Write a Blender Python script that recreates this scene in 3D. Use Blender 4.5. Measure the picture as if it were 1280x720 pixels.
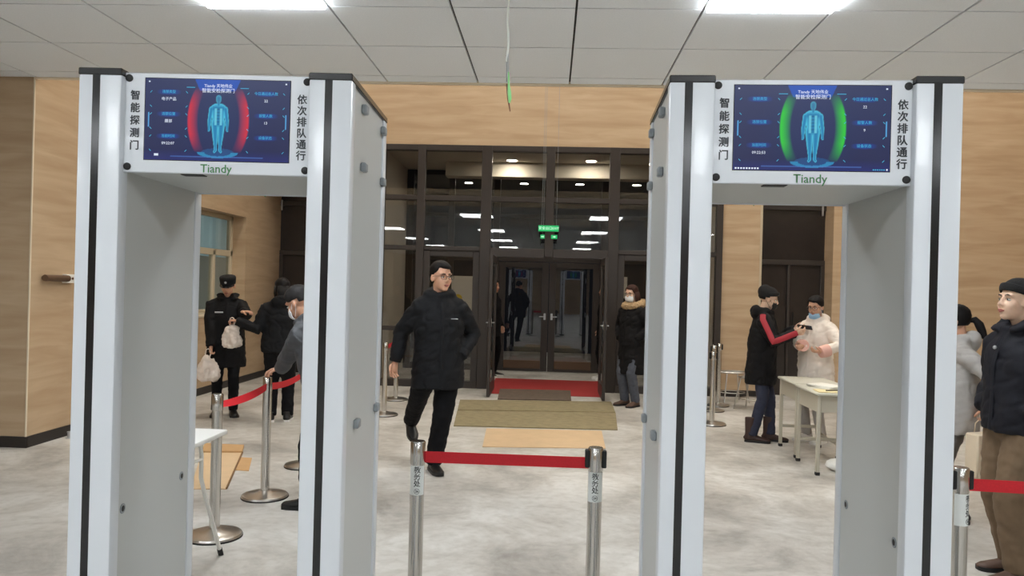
import bpy, bmesh, math, random
from mathutils import Vector, Matrix, noise, Euler

for _o in list(bpy.data.objects):
    bpy.data.objects.remove(_o, do_unlink=True)
random.seed(7)
SC = bpy.context.scene
COL = SC.collection
PI = math.pi

# ------------------------------------------------------------------ camera
FPX = 964.0
CAMZ = 1.56
YAW = math.atan(48 / 964.0)
ROLL = math.radians(1.5)
FW = Vector((-math.sin(YAW), math.cos(YAW), 0))
_r0 = Vector((math.cos(YAW), math.sin(YAW), 0))
_u0 = Vector((0, 0, 1))
RT = _r0 * math.cos(ROLL) + _u0 * math.sin(ROLL)
UP = -_r0 * math.sin(ROLL) + _u0 * math.cos(ROLL)
cam_d = bpy.data.cameras.new('camera')
cam_d.sensor_width = 36.0
cam_d.lens = FPX / 1280.0 * 36.0
cam_d.clip_start = 0.05
cam_d.clip_end = 200
cam = bpy.data.objects.new('camera', cam_d)
COL.objects.link(cam)
_m = Matrix((RT, UP, -FW)).transposed().to_4x4()
_m.translation = (0, 0, CAMZ)
cam.matrix_world = _m
SC.camera = cam

# ------------------------------------------------------------------ world, exposure
world = bpy.data.worlds.new('night')
SC.world = world
world.use_nodes = True
world.node_tree.nodes['Background'].inputs[0].default_value = (0.010, 0.011, 0.014, 1)
world.node_tree.nodes['Background'].inputs[1].default_value = 1.0
SC.view_settings.view_transform = 'Standard'
SC.view_settings.look = 'None'
SC.view_settings.gamma = 1
SC.view_settings.use_curve_mapping = False
SC.view_settings.exposure = 0.0

PANEL_POWER = 28.5      # radiance of the LED ceiling panels
LOBBY_POWER = 33.0      # radiance of the high lobby panels
PANEL_COL = (0.93, 0.97, 1.0)
LOBBY_COL = (1.0, 0.95, 0.86)


# a pixel of the 1280x720 photograph -> point on a horizontal / vertical plane
def _ray(x, y):
    return FW + RT * ((x - 640) / FPX) + UP * ((360 - y) / FPX)


def fl(x, y, h=0.0):
    d = _ray(x, y)
    return d * ((h - CAMZ) / d.z) + Vector((0, 0, CAMZ))


def onY(x, y, Y):
    d = _ray(x, y)
    return d * (Y / d.y) + Vector((0, 0, CAMZ))


# ------------------------------------------------------------------ materials
def srgb(r, g, b):
    def c(v):
        v /= 255.0
        return v / 12.92 if v <= 0.04045 else ((v + 0.055) / 1.055) ** 2.4
    return (c(r), c(g), c(b), 1)


MATS = {}


def mat(name, col, rough=0.5, metal=0.0, spec=0.5, noise_s=0, noise_amt=0.0, stretch=(1, 1, 1),
        bump=0.0, bump_s=None, detail=4, coat=0.0, sheen=0.0, rough_var=0.0, trans=0.0, sss=0.0):
    m = bpy.data.materials.new(name)
    m.use_nodes = True
    nt = m.node_tree
    b = nt.nodes['Principled BSDF']
    b.inputs['Base Color'].default_value = col
    b.inputs['Roughness'].default_value = rough
    b.inputs['Metallic'].default_value = metal
    b.inputs['Specular IOR Level'].default_value = spec
    b.inputs['Coat Weight'].default_value = coat
    b.inputs['Sheen Weight'].default_value = sheen
    b.inputs['Transmission Weight'].default_value = trans
    if sss:
        b.inputs['Subsurface Weight'].default_value = sss
        b.inputs['Subsurface Radius'].default_value = (0.012, 0.004, 0.002)
    if noise_s or bump:
        tc = nt.nodes.new('ShaderNodeTexCoord')
        mp = nt.nodes.new('ShaderNodeMapping')
        mp.inputs['Scale'].default_value = stretch
        nt.links.new(tc.outputs['Object'], mp.inputs['Vector'])
    if noise_s:
        n = nt.nodes.new('ShaderNodeTexNoise')
        n.inputs['Scale'].default_value = noise_s
        n.inputs['Detail'].default_value = detail
        n.inputs['Roughness'].default_value = 0.6
        nt.links.new(mp.outputs['Vector'], n.inputs['Vector'])
        rp = nt.nodes.new('ShaderNodeValToRGB')
        rp.color_ramp.elements[0].position = 0.28
        rp.color_ramp.elements[1].position = 0.72
        lo = tuple(max(0, c * (1 - noise_amt)) for c in col[:3]) + (1,)
        hi = tuple(min(1, c * (1 + noise_amt)) for c in col[:3]) + (1,)
        rp.color_ramp.elements[0].color = lo
        rp.color_ramp.elements[1].color = hi
        nt.links.new(n.outputs['Fac'], rp.inputs['Fac'])
        nt.links.new(rp.outputs['Color'], b.inputs['Base Color'])
        if rough_var:
            mr = nt.nodes.new('ShaderNodeMapRange')
            mr.inputs['To Min'].default_value = rough - rough_var
            mr.inputs['To Max'].default_value = rough + rough_var
            nt.links.new(n.outputs['Fac'], mr.inputs['Value'])
            nt.links.new(mr.outputs['Result'], b.inputs['Roughness'])
    if bump:
        n2 = nt.nodes.new('ShaderNodeTexNoise')
        n2.inputs['Scale'].default_value = bump_s or 60
        n2.inputs['Detail'].default_value = 3
        nt.links.new(mp.outputs['Vector'], n2.inputs['Vector'])
        bp = nt.nodes.new('ShaderNodeBump')
        bp.inputs['Strength'].default_value = bump
        bp.inputs['Distance'].default_value = 0.01
        nt.links.new(n2.outputs['Fac'], bp.inputs['Height'])
        nt.links.new(bp.outputs['Normal'], b.inputs['Normal'])
    MATS[name] = m
    return m


def emit(name, col, strength=1.0, attr=None):
    m = bpy.data.materials.new(name)
    m.use_nodes = True
    nt = m.node_tree
    b = nt.nodes['Principled BSDF']
    b.inputs['Base Color'].default_value = (0.01, 0.01, 0.012, 1)
    b.inputs['Roughness'].default_value = 0.25
    b.inputs['Specular IOR Level'].default_value = 0.2
    b.inputs['Emission Color'].default_value = col
    b.inputs['Emission Strength'].default_value = strength
    if attr:
        a = nt.nodes.new('ShaderNodeVertexColor')
        a.layer_name = attr
        nt.links.new(a.outputs['Color'], b.inputs['Emission Color'])
    MATS[name] = m
    return m


def glass(name, tint, refl=0.04):
    m = bpy.data.materials.new(name)
    m.use_nodes = True
    nt = m.node_tree
    nt.nodes.clear()
    out = nt.nodes.new('ShaderNodeOutputMaterial')
    mix = nt.nodes.new('ShaderNodeMixShader')
    tr = nt.nodes.new('ShaderNodeBsdfTransparent')
    tr.inputs[0].default_value = tint
    gl = nt.nodes.new('ShaderNodeBsdfGlossy')
    gl.inputs['Roughness'].default_value = 0.01
    lw = nt.nodes.new('ShaderNodeLayerWeight')
    lw.inputs[0].default_value = 0.5
    pw = nt.nodes.new('ShaderNodeMath')
    pw.operation = 'POWER'
    pw.inputs[1].default_value = 5
    ma = nt.nodes.new('ShaderNodeMath')
    ma.operation = 'MULTIPLY_ADD'
    ma.inputs[1].default_value = 1 - refl
    ma.inputs[2].default_value = refl
    nt.links.new(lw.outputs['Facing'], pw.inputs[0])
    nt.links.new(pw.outputs[0], ma.inputs[0])
    nt.links.new(ma.outputs[0], mix.inputs[0])
    nt.links.new(tr.outputs[0], mix.inputs[1])
    nt.links.new(gl.outputs[0], mix.inputs[2])
    nt.links.new(mix.outputs[0], out.inputs[0])
    MATS[name] = m
    return m


def wood(name, c1, c2, rough=0.45):
    m = bpy.data.materials.new(name)
    m.use_nodes = True
    nt = m.node_tree
    b = nt.nodes['Principled BSDF']
    b.inputs['Roughness'].default_value = rough
    b.inputs['Specular IOR Level'].default_value = 0.3
    tc = nt.nodes.new('ShaderNodeTexCoord')
    mp = nt.nodes.new('ShaderNodeMapping')
    mp.inputs['Scale'].default_value = (0.7, 0.7, 6.0)
    n = nt.nodes.new('ShaderNodeTexNoise')
    n.inputs['Scale'].default_value = 1.6
    n.inputs['Detail'].default_value = 6
    n.inputs['Distortion'].default_value = 0.6
    rp = nt.nodes.new('ShaderNodeValToRGB')
    rp.color_ramp.elements[0].position = 0.3
    rp.color_ramp.elements[1].position = 0.7
    rp.color_ramp.elements[0].color = c1
    rp.color_ramp.elements[1].color = c2
    nt.links.new(tc.outputs['Object'], mp.inputs['Vector'])
    nt.links.new(mp.outputs['Vector'], n.inputs['Vector'])
    nt.links.new(n.outputs['Fac'], rp.inputs['Fac'])
    nt.links.new(rp.outputs['Color'], b.inputs['Base Color'])
    MATS[name] = m
    return m


def floor_mat():
    m = bpy.data.materials.new('floor_concrete')
    m.use_nodes = True
    nt = m.node_tree
    b = nt.nodes['Principled BSDF']
    b.inputs['Specular IOR Level'].default_value = 0.4
    tc = nt.nodes.new('ShaderNodeTexCoord')
    n = nt.nodes.new('ShaderNodeTexNoise')
    n.inputs['Scale'].default_value = 1.3
    n.inputs['Detail'].default_value = 8
    n.inputs['Roughness'].default_value = 0.68
    n.inputs['Distortion'].default_value = 0.5
    rp = nt.nodes.new('ShaderNodeValToRGB')
    e = rp.color_ramp.elements
    e[0].position = 0.30
    e[0].color = srgb(146, 142, 136)
    e[1].position = 0.62
    e[1].color = srgb(204, 202, 197)
    e2 = rp.color_ramp.elements.new(0.47)
    e2.color = srgb(182, 178, 171)
    n2 = nt.nodes.new('ShaderNodeTexNoise')
    n2.inputs['Scale'].default_value = 14
    n2.inputs['Detail'].default_value = 5
    r2 = nt.nodes.new('ShaderNodeValToRGB')
    r2.color_ramp.elements[0].position = 0.25
    r2.color_ramp.elements[0].color = (0.72, 0.70, 0.67, 1)
    r2.color_ramp.elements[1].position = 0.55
    r2.color_ramp.elements[1].color = (1, 1, 1, 1)
    mx = nt.nodes.new('ShaderNodeMix')
    mx.data_type = 'RGBA'
    mx.blend_type = 'MULTIPLY'
    mx.inputs['Factor'].default_value = 0.55
    nt.links.new(tc.outputs['Object'], n.inputs['Vector'])
    nt.links.new(tc.outputs['Object'], n2.inputs['Vector'])
    nt.links.new(n.outputs['Fac'], rp.inputs['Fac'])
    nt.links.new(n2.outputs['Fac'], r2.inputs['Fac'])
    nt.links.new(rp.outputs['Color'], mx.inputs['A'])
    nt.links.new(r2.outputs['Color'], mx.inputs['B'])
    nt.links.new(mx.outputs['Result'], b.inputs['Base Color'])
    mr = nt.nodes.new('ShaderNodeMapRange')
    mr.inputs['To Min'].default_value = 0.42
    mr.inputs['To Max'].default_value = 0.62
    nt.links.new(n.outputs['Fac'], mr.inputs['Value'])
    nt.links.new(mr.outputs['Result'], b.inputs['Roughness'])
    MATS['floor'] = m


floor_mat()
wood('wood', srgb(176, 150, 120), srgb(196, 172, 142))
mat('baseboard', srgb(38, 33, 31), 0.45)
mat('tile', srgb(240, 246, 252), 0.8, noise_s=90, noise_amt=0.04)
mat('tile_gap', srgb(52, 52, 52), 0.8)
mat('trim_cream', srgb(226, 214, 190), 0.5)
mat('plaster', srgb(205, 198, 184), 0.7, noise_s=3, noise_amt=0.05)
mat('frame_brown', srgb(52, 45, 41), 0.42, noise_s=30, noise_amt=0.08)
mat('door_dark', srgb(44, 38, 36), 0.16, noise_s=8, noise_amt=0.1)
mat('window_beige', srgb(196, 182, 156), 0.5)
mat('curtain', srgb(186, 204, 204), 0.8)
_nt = MATS['curtain'].node_tree          # thin cloth: lets the room's lamp shine through
_tl = _nt.nodes.new('ShaderNodeBsdfTranslucent')
_tl.inputs[0].default_value = srgb(186, 204, 204)
_mx = _nt.nodes.new('ShaderNodeMixShader')
_mx.inputs[0].default_value = 0.5
_nt.links.new(_nt.nodes['Principled BSDF'].outputs[0], _mx.inputs[1])
_nt.links.new(_tl.outputs[0], _mx.inputs[2])
_nt.links.new(_mx.outputs[0], _nt.nodes['Material Output'].inputs[0])
mat('gate_white', srgb(212, 217, 223), 0.32, spec=0.5, coat=0.15)
mat('gate_panel', srgb(190, 193, 192), 0.42)
mat('gate_black', srgb(26, 26, 28), 0.16)
mat('cap_black', srgb(34, 34, 36), 0.22)
mat('clip_grey', srgb(140, 146, 150), 0.5)
mat('rubber', srgb(20, 20, 21), 0.6)
mat('chrome', (0.62, 0.60, 0.57, 1), 0.16, metal=1.0)
mat('chrome_dull', (0.55, 0.53, 0.50, 1), 0.30, metal=1.0)
mat('white_paint', srgb(225, 224, 218), 0.4)
mat('white_plastic', srgb(232, 232, 228), 0.45)
mat('sticker', srgb(228, 232, 230), 0.5)
mat('ink', srgb(22, 24, 26), 0.6)
mat('ink_grey', srgb(60, 66, 72), 0.6)
mat('logo_green', srgb(70, 140, 84), 0.5)
mat('belt_red', srgb(206, 26, 40), 0.65, noise_s=120, noise_amt=0.08)
mat('carpet_red', srgb(150, 38, 36), 0.95, noise_s=60, noise_amt=0.2, bump=0.3, bump_s=200)
mat('mat_beige', srgb(140, 128, 98), 0.95, noise_s=10, noise_amt=0.16, bump=0.4, bump_s=160)
mat('mat_dark', srgb(96, 82, 70), 0.95, noise_s=14, noise_amt=0.22, bump=0.4, bump_s=160)
mat('cardboard', srgb(190, 152, 106), 0.85, noise_s=5, noise_amt=0.06)
mat('cardboard_pale', srgb(204, 176, 140), 0.85, noise_s=5, noise_amt=0.06)
mat('cardboard_edge', srgb(132, 100, 66), 0.9)
mat('desk_top', srgb(196, 194, 180), 0.45)
mat('desk_leg', srgb(182, 176, 160), 0.4)
mat('paper', srgb(236, 234, 226), 0.7)
mat('paper_yellow', srgb(222, 206, 160), 0.7)
mat('blue_box', srgb(70, 100, 160), 0.5)
mat('wall_bar', srgb(92, 68, 50), 0.5)
mat('kraft', srgb(222, 204, 178), 0.8, noise_s=6, noise_amt=0.08)
mat('plastic_bag', srgb(232, 218, 206), 0.35, noise_s=12, noise_amt=0.12, trans=0.15)
mat('cable_clear', srgb(228, 232, 226), 0.3)
mat('cable_green', srgb(150, 226, 150), 0.4)
mat('cable_brown', srgb(112, 70, 46), 0.5)
# people
mat('skin', srgb(206, 158, 130), 0.5, noise_s=20, noise_amt=0.05, sss=0.08)
mat('skin_pale', srgb(220, 184, 158), 0.5, noise_s=20, noise_amt=0.05, sss=0.08)
mat('lip', srgb(168, 98, 88), 0.45)
mat('eye_white', srgb(225, 222, 216), 0.3)
mat('eye_dark', srgb(24, 18, 16), 0.2)
mat('hair', srgb(20, 17, 17), 0.6, spec=0.2, noise_s=60, noise_amt=0.3, stretch=(1, 1, 0.3))
mat('hair_grey', srgb(40, 38, 38), 0.6, spec=0.2, noise_s=60, noise_amt=0.3)
mat('hair_brown', srgb(58, 36, 30), 0.6, spec=0.2, noise_s=60, noise_amt=0.3)
mat('coat_black', srgb(17, 18, 21), 0.75, spec=0.25, noise_s=9, noise_amt=0.2, bump=0.15, bump_s=40)
mat('coat_black2', srgb(16, 15, 17), 0.8, spec=0.25, noise_s=9, noise_amt=0.2, bump=0.15, bump_s=40)
mat('coat_navy', srgb(22, 23, 31), 0.75, spec=0.3, noise_s=9, noise_amt=0.2, bump=0.15, bump_s=40)
mat('coat_grey', srgb(74, 76, 80), 0.7, noise_s=9, noise_amt=0.12, bump=0.15, bump_s=40)
mat('coat_light', srgb(172, 168, 164), 0.7, noise_s=9, noise_amt=0.08, bump=0.15, bump_s=40)
mat('coat_white', srgb(236, 224, 212), 0.7, noise_s=9, noise_amt=0.05, bump=0.15, bump_s=40)
mat('cuff_pink', srgb(228, 178, 164), 0.7)
mat('trouser_black', srgb(14, 14, 17), 0.85, spec=0.2, noise_s=12, noise_amt=0.2)
mat('trouser_grey', srgb(112, 108, 104), 0.8, noise_s=12, noise_amt=0.12)
mat('jeans_navy', srgb(40, 44, 62), 0.85, noise_s=30, noise_amt=0.15)
mat('jeans_grey', srgb(76, 80, 90), 0.85, noise_s=30, noise_amt=0.15)
mat('trouser_brown', srgb(112, 92, 70), 0.85, noise_s=8, noise_amt=0.12, bump=0.2, bump_s=25)
mat('shoe_black', srgb(18, 17, 17), 0.4)
mat('shoe_brown', srgb(84, 62, 50), 0.6)
mat('boot_brown', srgb(58, 38, 32), 0.6)
mat('shoe_white', srgb(228, 226, 222), 0.5)
mat('fur', srgb(176, 148, 112), 0.95, noise_s=40, noise_amt=0.3)
mat('mask_white', srgb(228, 232, 236), 0.7)
mat('mask_blue', srgb(150, 186, 214), 0.7)
mat('mask_black', srgb(20, 20, 22), 0.7)
mat('stripe_red', srgb(168, 40, 52), 0.6)
mat('knit_black', srgb(18, 17, 18), 0.9, noise_s=80, noise_amt=0.3, bump=0.4, bump_s=120)
mat('silver', srgb(190, 192, 194), 0.3, metal=0.6)
mat('glasses_frame', srgb(60, 50, 46), 0.3, metal=0.5)
mat('phone_black', srgb(16, 16, 18), 0.15)
mat('device_black', srgb(24, 24, 26), 0.3)
mat('yellow_sign', srgb(222, 190, 40), 0.5)
mat('white_board', srgb(222, 218, 208), 0.6)
emit('led', (*PANEL_COL, 1), PANEL_POWER)
emit('led_lobby', (*LOBBY_COL, 1), LOBBY_POWER)
emit('downlight', (1.0, 0.92, 0.8, 1), 220.0)
emit('room_led', (0.9, 0.97, 1.0, 1), 30.0)
emit('exit_green', srgb(40, 215, 120), 0.75)
emit('exit_white', srgb(210, 255, 225), 1.0)
emit('screen', (1, 1, 1, 1), 1.0, attr='Col')
emit('screen_white', srgb(225, 235, 250), 1.0)
emit('screen_cyan', srgb(70, 190, 235), 0.8)
emit('screen_blue', srgb(40, 95, 190), 0.7)
glass('glass', (0.78, 0.77, 0.75, 1), 0.045)
glass('glass_inner', (0.62, 0.62, 0.62, 1), 0.07)
glass('glass_room', (0.86, 0.9, 0.9, 1), 0.04)


# ------------------------------------------------------------------ mesh collector
class G:
    def __init__(self):
        self.v = []
        self.f = []
        self.m = []
        self.cur = 0

    def add(self, vs, fs):
        o = len(self.v)
        self.v += [Vector(p) for p in vs]
        for q in fs:
            self.f.append([i + o for i in q])
            self.m.append(self.cur)
        return self

    def box(self, x0, x1, y0, y1, z0, z1):
        vs = [(x, y, z) for z in (z0, z1) for y in (y0, y1) for x in (x0, x1)]
        return self.add(vs, [(0, 2, 3, 1), (4, 5, 7, 6), (0, 1, 5, 4), (2, 6, 7, 3), (0, 4, 6, 2), (1, 3, 7, 5)])

    def rbox(self, x0, x1, y0, y1, z0, z1, b=0.005, seg=1):
        bm = bmesh.new()
        bmesh.ops.create_cube(bm, size=1)
        for v in bm.verts:
            v.co = Vector(((x0 + x1) / 2 + v.co.x * (x1 - x0), (y0 + y1) / 2 + v.co.y * (y1 - y0),
                           (z0 + z1) / 2 + v.co.z * (z1 - z0)))
        b = min(b, 0.45 * min(x1 - x0, y1 - y0, z1 - z0))
        bmesh.ops.bevel(bm, geom=bm.edges[:], offset=b, segments=seg, affect='EDGES', profile=0.5)
        bm.verts.index_update()
        self.add([v.co.copy() for v in bm.verts], [[v.index for v in f.verts] for f in bm.faces])
        bm.free()
        return self

    def tube(self, pts, rad, seg=12, ref=None, cap=True):
        pts = [Vector(p) for p in pts]
        n = len(pts)
        if not isinstance(rad, (list, tuple)) or (len(rad) == 2 and n != 2):
            rad = [rad] * n
        vs = []
        px = Vector(ref) if ref else None
        for i in range(n):
            t = (pts[min(i + 1, n - 1)] - pts[max(i - 1, 0)]).normalized()
            if px is None:
                px = t.orthogonal()
            X = px - t * px.dot(t)
            if X.length < 1e-5:
                X = t.orthogonal()
            X.normalize()
            Y = t.cross(X)
            px = Vector(ref) if ref else X
            r = rad[i]
            rx, ry = r if isinstance(r, (list, tuple)) else (r, r)
            for k in range(seg):
                a = 2 * PI * k / seg
                vs.append(pts[i] + X * (rx * math.cos(a)) + Y * (ry * math.sin(a)))
        fs = []
        for i in range(n - 1):
            for k in range(seg):
                a, b = i * seg + k, i * seg + (k + 1) % seg
                fs.append((a, b, b + seg, a + seg))
        if cap:
            fs.append(list(range(seg))[::-1])
            fs.append([(n - 1) * seg + k for k in range(seg)])
        return self.add(vs, fs)

    def ell(self, c, r, R=None, seg=16, rings=10, fn=None):
        c = Vector(c)
        if not isinstance(r, (list, tuple)):
            r = (r, r, r)
        vs = []
        for i in range(1, rings):
            th = PI * i / rings
            for k in range(seg):
                ph = 2 * PI * k / seg
                d = Vector((math.sin(th) * math.cos(ph), math.sin(th) * math.sin(ph), math.cos(th)))
                s = fn(d) if fn else 1
                vs.append(Vector((d.x * r[0] * s, d.y * r[1] * s, d.z * r[2] * s)))
        st = fn(Vector((0, 0, 1))) if fn else 1
        sb = fn(Vector((0, 0, -1))) if fn else 1
        vs.append(Vector((0, 0, r[2] * st)))
        vs.append(Vector((0, 0, -r[2] * sb)))
        if R is not None:
            vs = [R @ v for v in vs]
        vs = [v + c for v in vs]
        T, B = len(vs) - 2, len(vs) - 1
        fs = []
        for k in range(seg):
            fs.append((T, k, (k + 1) % seg))
            o = (rings - 2) * seg
            fs.append((B, o + (k + 1) % seg, o + k))
        for i in range(rings - 2):
            for k in range(seg):
                a, b = i * seg + k, i * seg + (k + 1) % seg
                fs.append((a, a + seg, b + seg, b))
        return self.add(vs, fs)

    def lathe(self, prof, seg=24, c=(0, 0, 0)):
        c = Vector(c)
        vs, fs = [], []
        n = len(prof)
        for r, z in prof:
            for k in range(seg):
                a = 2 * PI * k / seg
                vs.append(c + Vector((r * math.cos(a), r * math.sin(a), z)))
        for i in range(n - 1):
            for k in range(seg):
                a, b = i * seg + k, i * seg + (k + 1) % seg
                fs.append((a, b, b + seg, a + seg))
        fs.append(list(range(seg))[::-1])
        fs.append([(n - 1) * seg + k for k in range(seg)])
        return self.add(vs, fs)

    def prism(self, poly, h, M=None):
        """extrude a 2-D outline (x,y) by h along z, then transform"""
        n = len(poly)
        vs = [Vector((p[0], p[1], 0)) for p in poly] + [Vector((p[0], p[1], h)) for p in poly]
        fs = [list(range(n))[::-1], [n + i for i in range(n)]]
        for i in range(n):
            j = (i + 1) % n
            fs.append((i, j, n + j, n + i))
        if M is not None:
            vs = [M @ v for v in vs]
        return self.add(vs, fs)

    def geo(self, other, M=None):
        o = len(self.v)
        self.v += [(M @ p) if M is not None else p.copy() for p in other.v]
        for q, k in zip(other.f, other.m):
            self.f.append([i + o for i in q])
            self.m.append(k)
        return self

    def xf(self, M):
        self.v = [M @ p for p in self.v]
        return self

    def mesh(self, name, angle=0.7, smooth=True):
        me = bpy.data.meshes.new(name)
        me.from_pydata([tuple(p) for p in self.v], [], self.f)
        me.polygons.foreach_set('material_index', self.m)
        if smooth:
            me.polygons.foreach_set('use_smooth', [True] * len(self.f))
            me.update()
            me.set_sharp_from_angle(angle=angle)
        me.update()
        return me


def M_(n):
    return MATS[n] if isinstance(n, str) else n


def obj(name, geo, m, parent=None, loc=None, rz=None, label=None, cat=None, group=None, kind=None, angle=0.7):
    me = geo.mesh(name, angle) if isinstance(geo, G) else geo
    if not me.materials:
        for k in (m if isinstance(m, (list, tuple)) else [m]):
            me.materials.append(M_(k))
    o = bpy.data.objects.new(name, me)
    COL.objects.link(o)
    if parent:
        o.parent = parent
    if loc is not None:
        o.location = loc
    if rz is not None:
        o.rotation_euler = (0, 0, rz)
    tag(o, label, cat, group, kind)
    return o


def tag(o, label=None, cat=None, group=None, kind=None):
    if label:
        o['label'] = label
    if cat:
        o['category'] = cat
    if group:
        o['group'] = group
    if kind:
        o['kind'] = kind
    return o


def empty(name, loc=(0, 0, 0), rz=0, label=None, cat=None, group=None, kind=None):
    o = bpy.data.objects.new(name, None)
    o.empty_display_size = 0.1
    COL.objects.link(o)
    o.location = loc
    o.rotation_euler = (0, 0, rz)
    return tag(o, label, cat, group, kind)


def copy_tree(o, parent=None):
    c = o.copy()
    COL.objects.link(c)
    c.parent = parent
    for ch in list(o.children):
        copy_tree(ch, c)
    return c


def text_geo(s, size, align='CENTER', bold=0.0, M=None, depth=0.0004):
    """lettering in the XY plane, z up by depth"""
    cu = bpy.data.curves.new('txt', 'FONT')
    cu.body = s
    cu.size = size
    cu.align_x = align
    cu.align_y = 'CENTER'
    cu.offset = 0
    cu.resolution_u = 2
    cu.extrude = depth / 2
    o = bpy.data.objects.new('txt', cu)
    COL.objects.link(o)
    dg = bpy.context.evaluated_depsgraph_get()
    me = o.evaluated_get(dg).to_mesh()
    g = G()
    g.add([v.co.copy() for v in me.vertices], [list(p.vertices) for p in me.polygons])
    o.evaluated_get(dg).to_mesh_clear()
    bpy.data.objects.remove(o, do_unlink=True)
    bpy.data.curves.remove(cu)
    if bold:
        base = G().geo(g)
        for dx, dy in ((bold, 0), (-bold, 0), (0, bold), (0, -bold)):
            g.geo(base, Matrix.Translation((dx, dy, 0)))
    if M is not None:
        g.xf(M)
    return g


def remesh(g, vox, it=4, fac=0.5):
    """fuse overlapping shapes into one continuous surface"""
    me = g.mesh('tmp', smooth=False)
    o = bpy.data.objects.new('tmp', me)
    COL.objects.link(o)
    md = o.modifiers.new('r', 'REMESH')
    md.mode = 'VOXEL'
    md.voxel_size = vox
    if it:
        sm = o.modifiers.new('s', 'SMOOTH')
        sm.factor = fac
        sm.iterations = it
    dg = bpy.context.evaluated_depsgraph_get()
    ev = o.evaluated_get(dg)
    m2 = ev.to_mesh()
    r = G()
    r.add([v.co.copy() for v in m2.vertices], [list(p.vertices) for p in m2.polygons])
    ev.to_mesh_clear()
    bpy.data.objects.remove(o, do_unlink=True)
    bpy.data.meshes.remove(me)
    return r


def fold(g, fn):
    """push vertices along their normals by fn(point)"""
    n = [Vector((0, 0, 0)) for _ in g.v]
    for q in g.f:
        a, b, c = g.v[q[0]], g.v[q[1]], g.v[q[2]]
        k = (b - a).cross(c - a)
        for i in q:
            n[i] += k
    for i, p in enumerate(g.v):
        if n[i].length > 1e-12:
            g.v[i] = p + n[i].normalized() * fn(p)
    return g


# front-facing frame for prints: local x right, y up, z toward the viewer at -Y
FRONT = Matrix(((1, 0, 0), (0, 0, -1), (0, 1, 0))).to_4x4()

# ================================================================== SETTING
CZ = 3.35           # suspended ceiling
CE = 6.78           # its free edge
LZ = 6.6            # lobby ceiling
XL = -4.70          # left lobby wall
FY = 11.85          # entrance front
ST = 'structure'


def struct(name, g, m, parent=None, **k):
    return obj(name, g, m, parent, kind=None if parent else ST, **k)


struct('floor', G().box(-9.2, 8.2, -20, 19, -0.1, 0), 'floor')

# walls -----------------------------------------------------------------
struct('wall_left_return', G().box(-9.2, XL - 0.3, 6.75, 6.95, 0, LZ), 'wood')
WY0, WY1, WZ0, WZ1 = 9.3, 11.66, 1.08, 2.54
g = G()
g.box(XL - 0.3, XL, 6.75, WY0, 0, LZ)
g.box(XL - 0.3, XL, WY1, 13.3, 0, LZ)
g.box(XL - 0.3, XL, WY0, WY1, 0, WZ0)
g.box(XL - 0.3, XL, WY0, WY1, WZ1, LZ)
struct('wall_left', g, 'wood')
struct('trim_1', G().box(XL - 0.006, XL + 0.004, 6.738, 6.752, 0, LZ), 'trim_cream')
struct('baseboard_left', G().box(XL, XL + 0.014, 6.74, 13.1, 0, 0.10), 'baseboard')
struct('baseboard_left_return', G().box(-9, XL + 0.014, 6.736, 6.75, 0, 0.10), 'baseboard')
# entrance front: wood band over the glazing, two piers, wood on the right
g = G()
g.box(XL, 8.0, FY, FY + 0.2, 3.74, LZ)
g.box(2.585, 3.15, FY, FY + 0.22, 0, 3.74)
g.box(-3.27, -2.70, FY, FY + 0.22, 0, 3.74)
g.box(4.24, 8.0, FY, FY + 0.2, 0, 3.74)
g.box(4.24, 4.44, FY + 0.2, FY + 0.45, 0, 3.74)
struct('wall_back', g, 'wood')
struct('baseboard_back', G().box(2.585, 3.15, FY - 0.014, FY, 0, 0.10).box(4.24, 8.0, FY - 0.014, FY, 0, 0.10)
       .box(-3.27, -2.70, FY - 0.014, FY, 0, 0.10), 'baseboard')
struct('wall_right', G().box(8.0, 8.2, -20, 19, 0, LZ), 'wood')
struct('wall_far_left', G().box(-9.2, -9.0, -20, 6.75, 0, CZ + 0.3), 'wood')
struct('wall_rear', G().box(-9.2, 8.2, -20.2, -20, 0, LZ), 'wood')
# lobby ceiling
struct('ceiling_lobby', G().box(-9.2, 8.2, CE, 13.3, LZ, LZ + 0.1), 'plaster')

# suspended ceiling ------------------------------------------------------
ceil = struct('ceiling', G().box(-9.0, 8.0, -20, CE, CZ + 0.02, CZ + 0.35), 'tile_gap')
TX0, TW, TD = 0.12, 0.80, 0.81
rows = [4.92 + 2 * TD - k * TD for k in range(0, 34)]       # near edge of every row
cols = [TX0 + k * TW for k in range(-12, 10)]
LIGHTX = (-2.28, 0.92)
LIGHTROW = (3, 9, 15, 21, 27)
OUTERX = (-5.48, 4.12)
gap = 0.0075
tile_me = G().box(gap, TW - gap, gap, TD - gap, 0, 0.022).mesh('ceiling_tile')
tile_me.materials.append(MATS['tile'])
half_me = None
rest = G()
for ri, y in enumerate(rows):
    for x in cols:
        if x < -9.0 or x + TW > 8.1:
            continue
        if ri in LIGHTROW and any(abs(x - lx) < 0.1 for lx in LIGHTX + (OUTERX if ri > 3 else ())):
            continue
        if ri == 0:
            g = G().box(gap, TW - gap, gap, CE - 0.05 - y, 0, 0.022)
            obj('ceiling_tile', g, 'tile', ceil, loc=(x, y, CZ))
        elif y > 1.2:
            o = bpy.data.objects.new('ceiling_tile', tile_me)
            COL.objects.link(o)
            o.parent = ceil
            o.location = (x, y, CZ)
        else:
            rest.box(x + gap, x + TW - gap, y + gap, y + TD - gap, CZ, CZ + 0.022)
obj('ceiling_tiles_beyond', rest, 'tile', ceil, kind='stuff')
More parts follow.
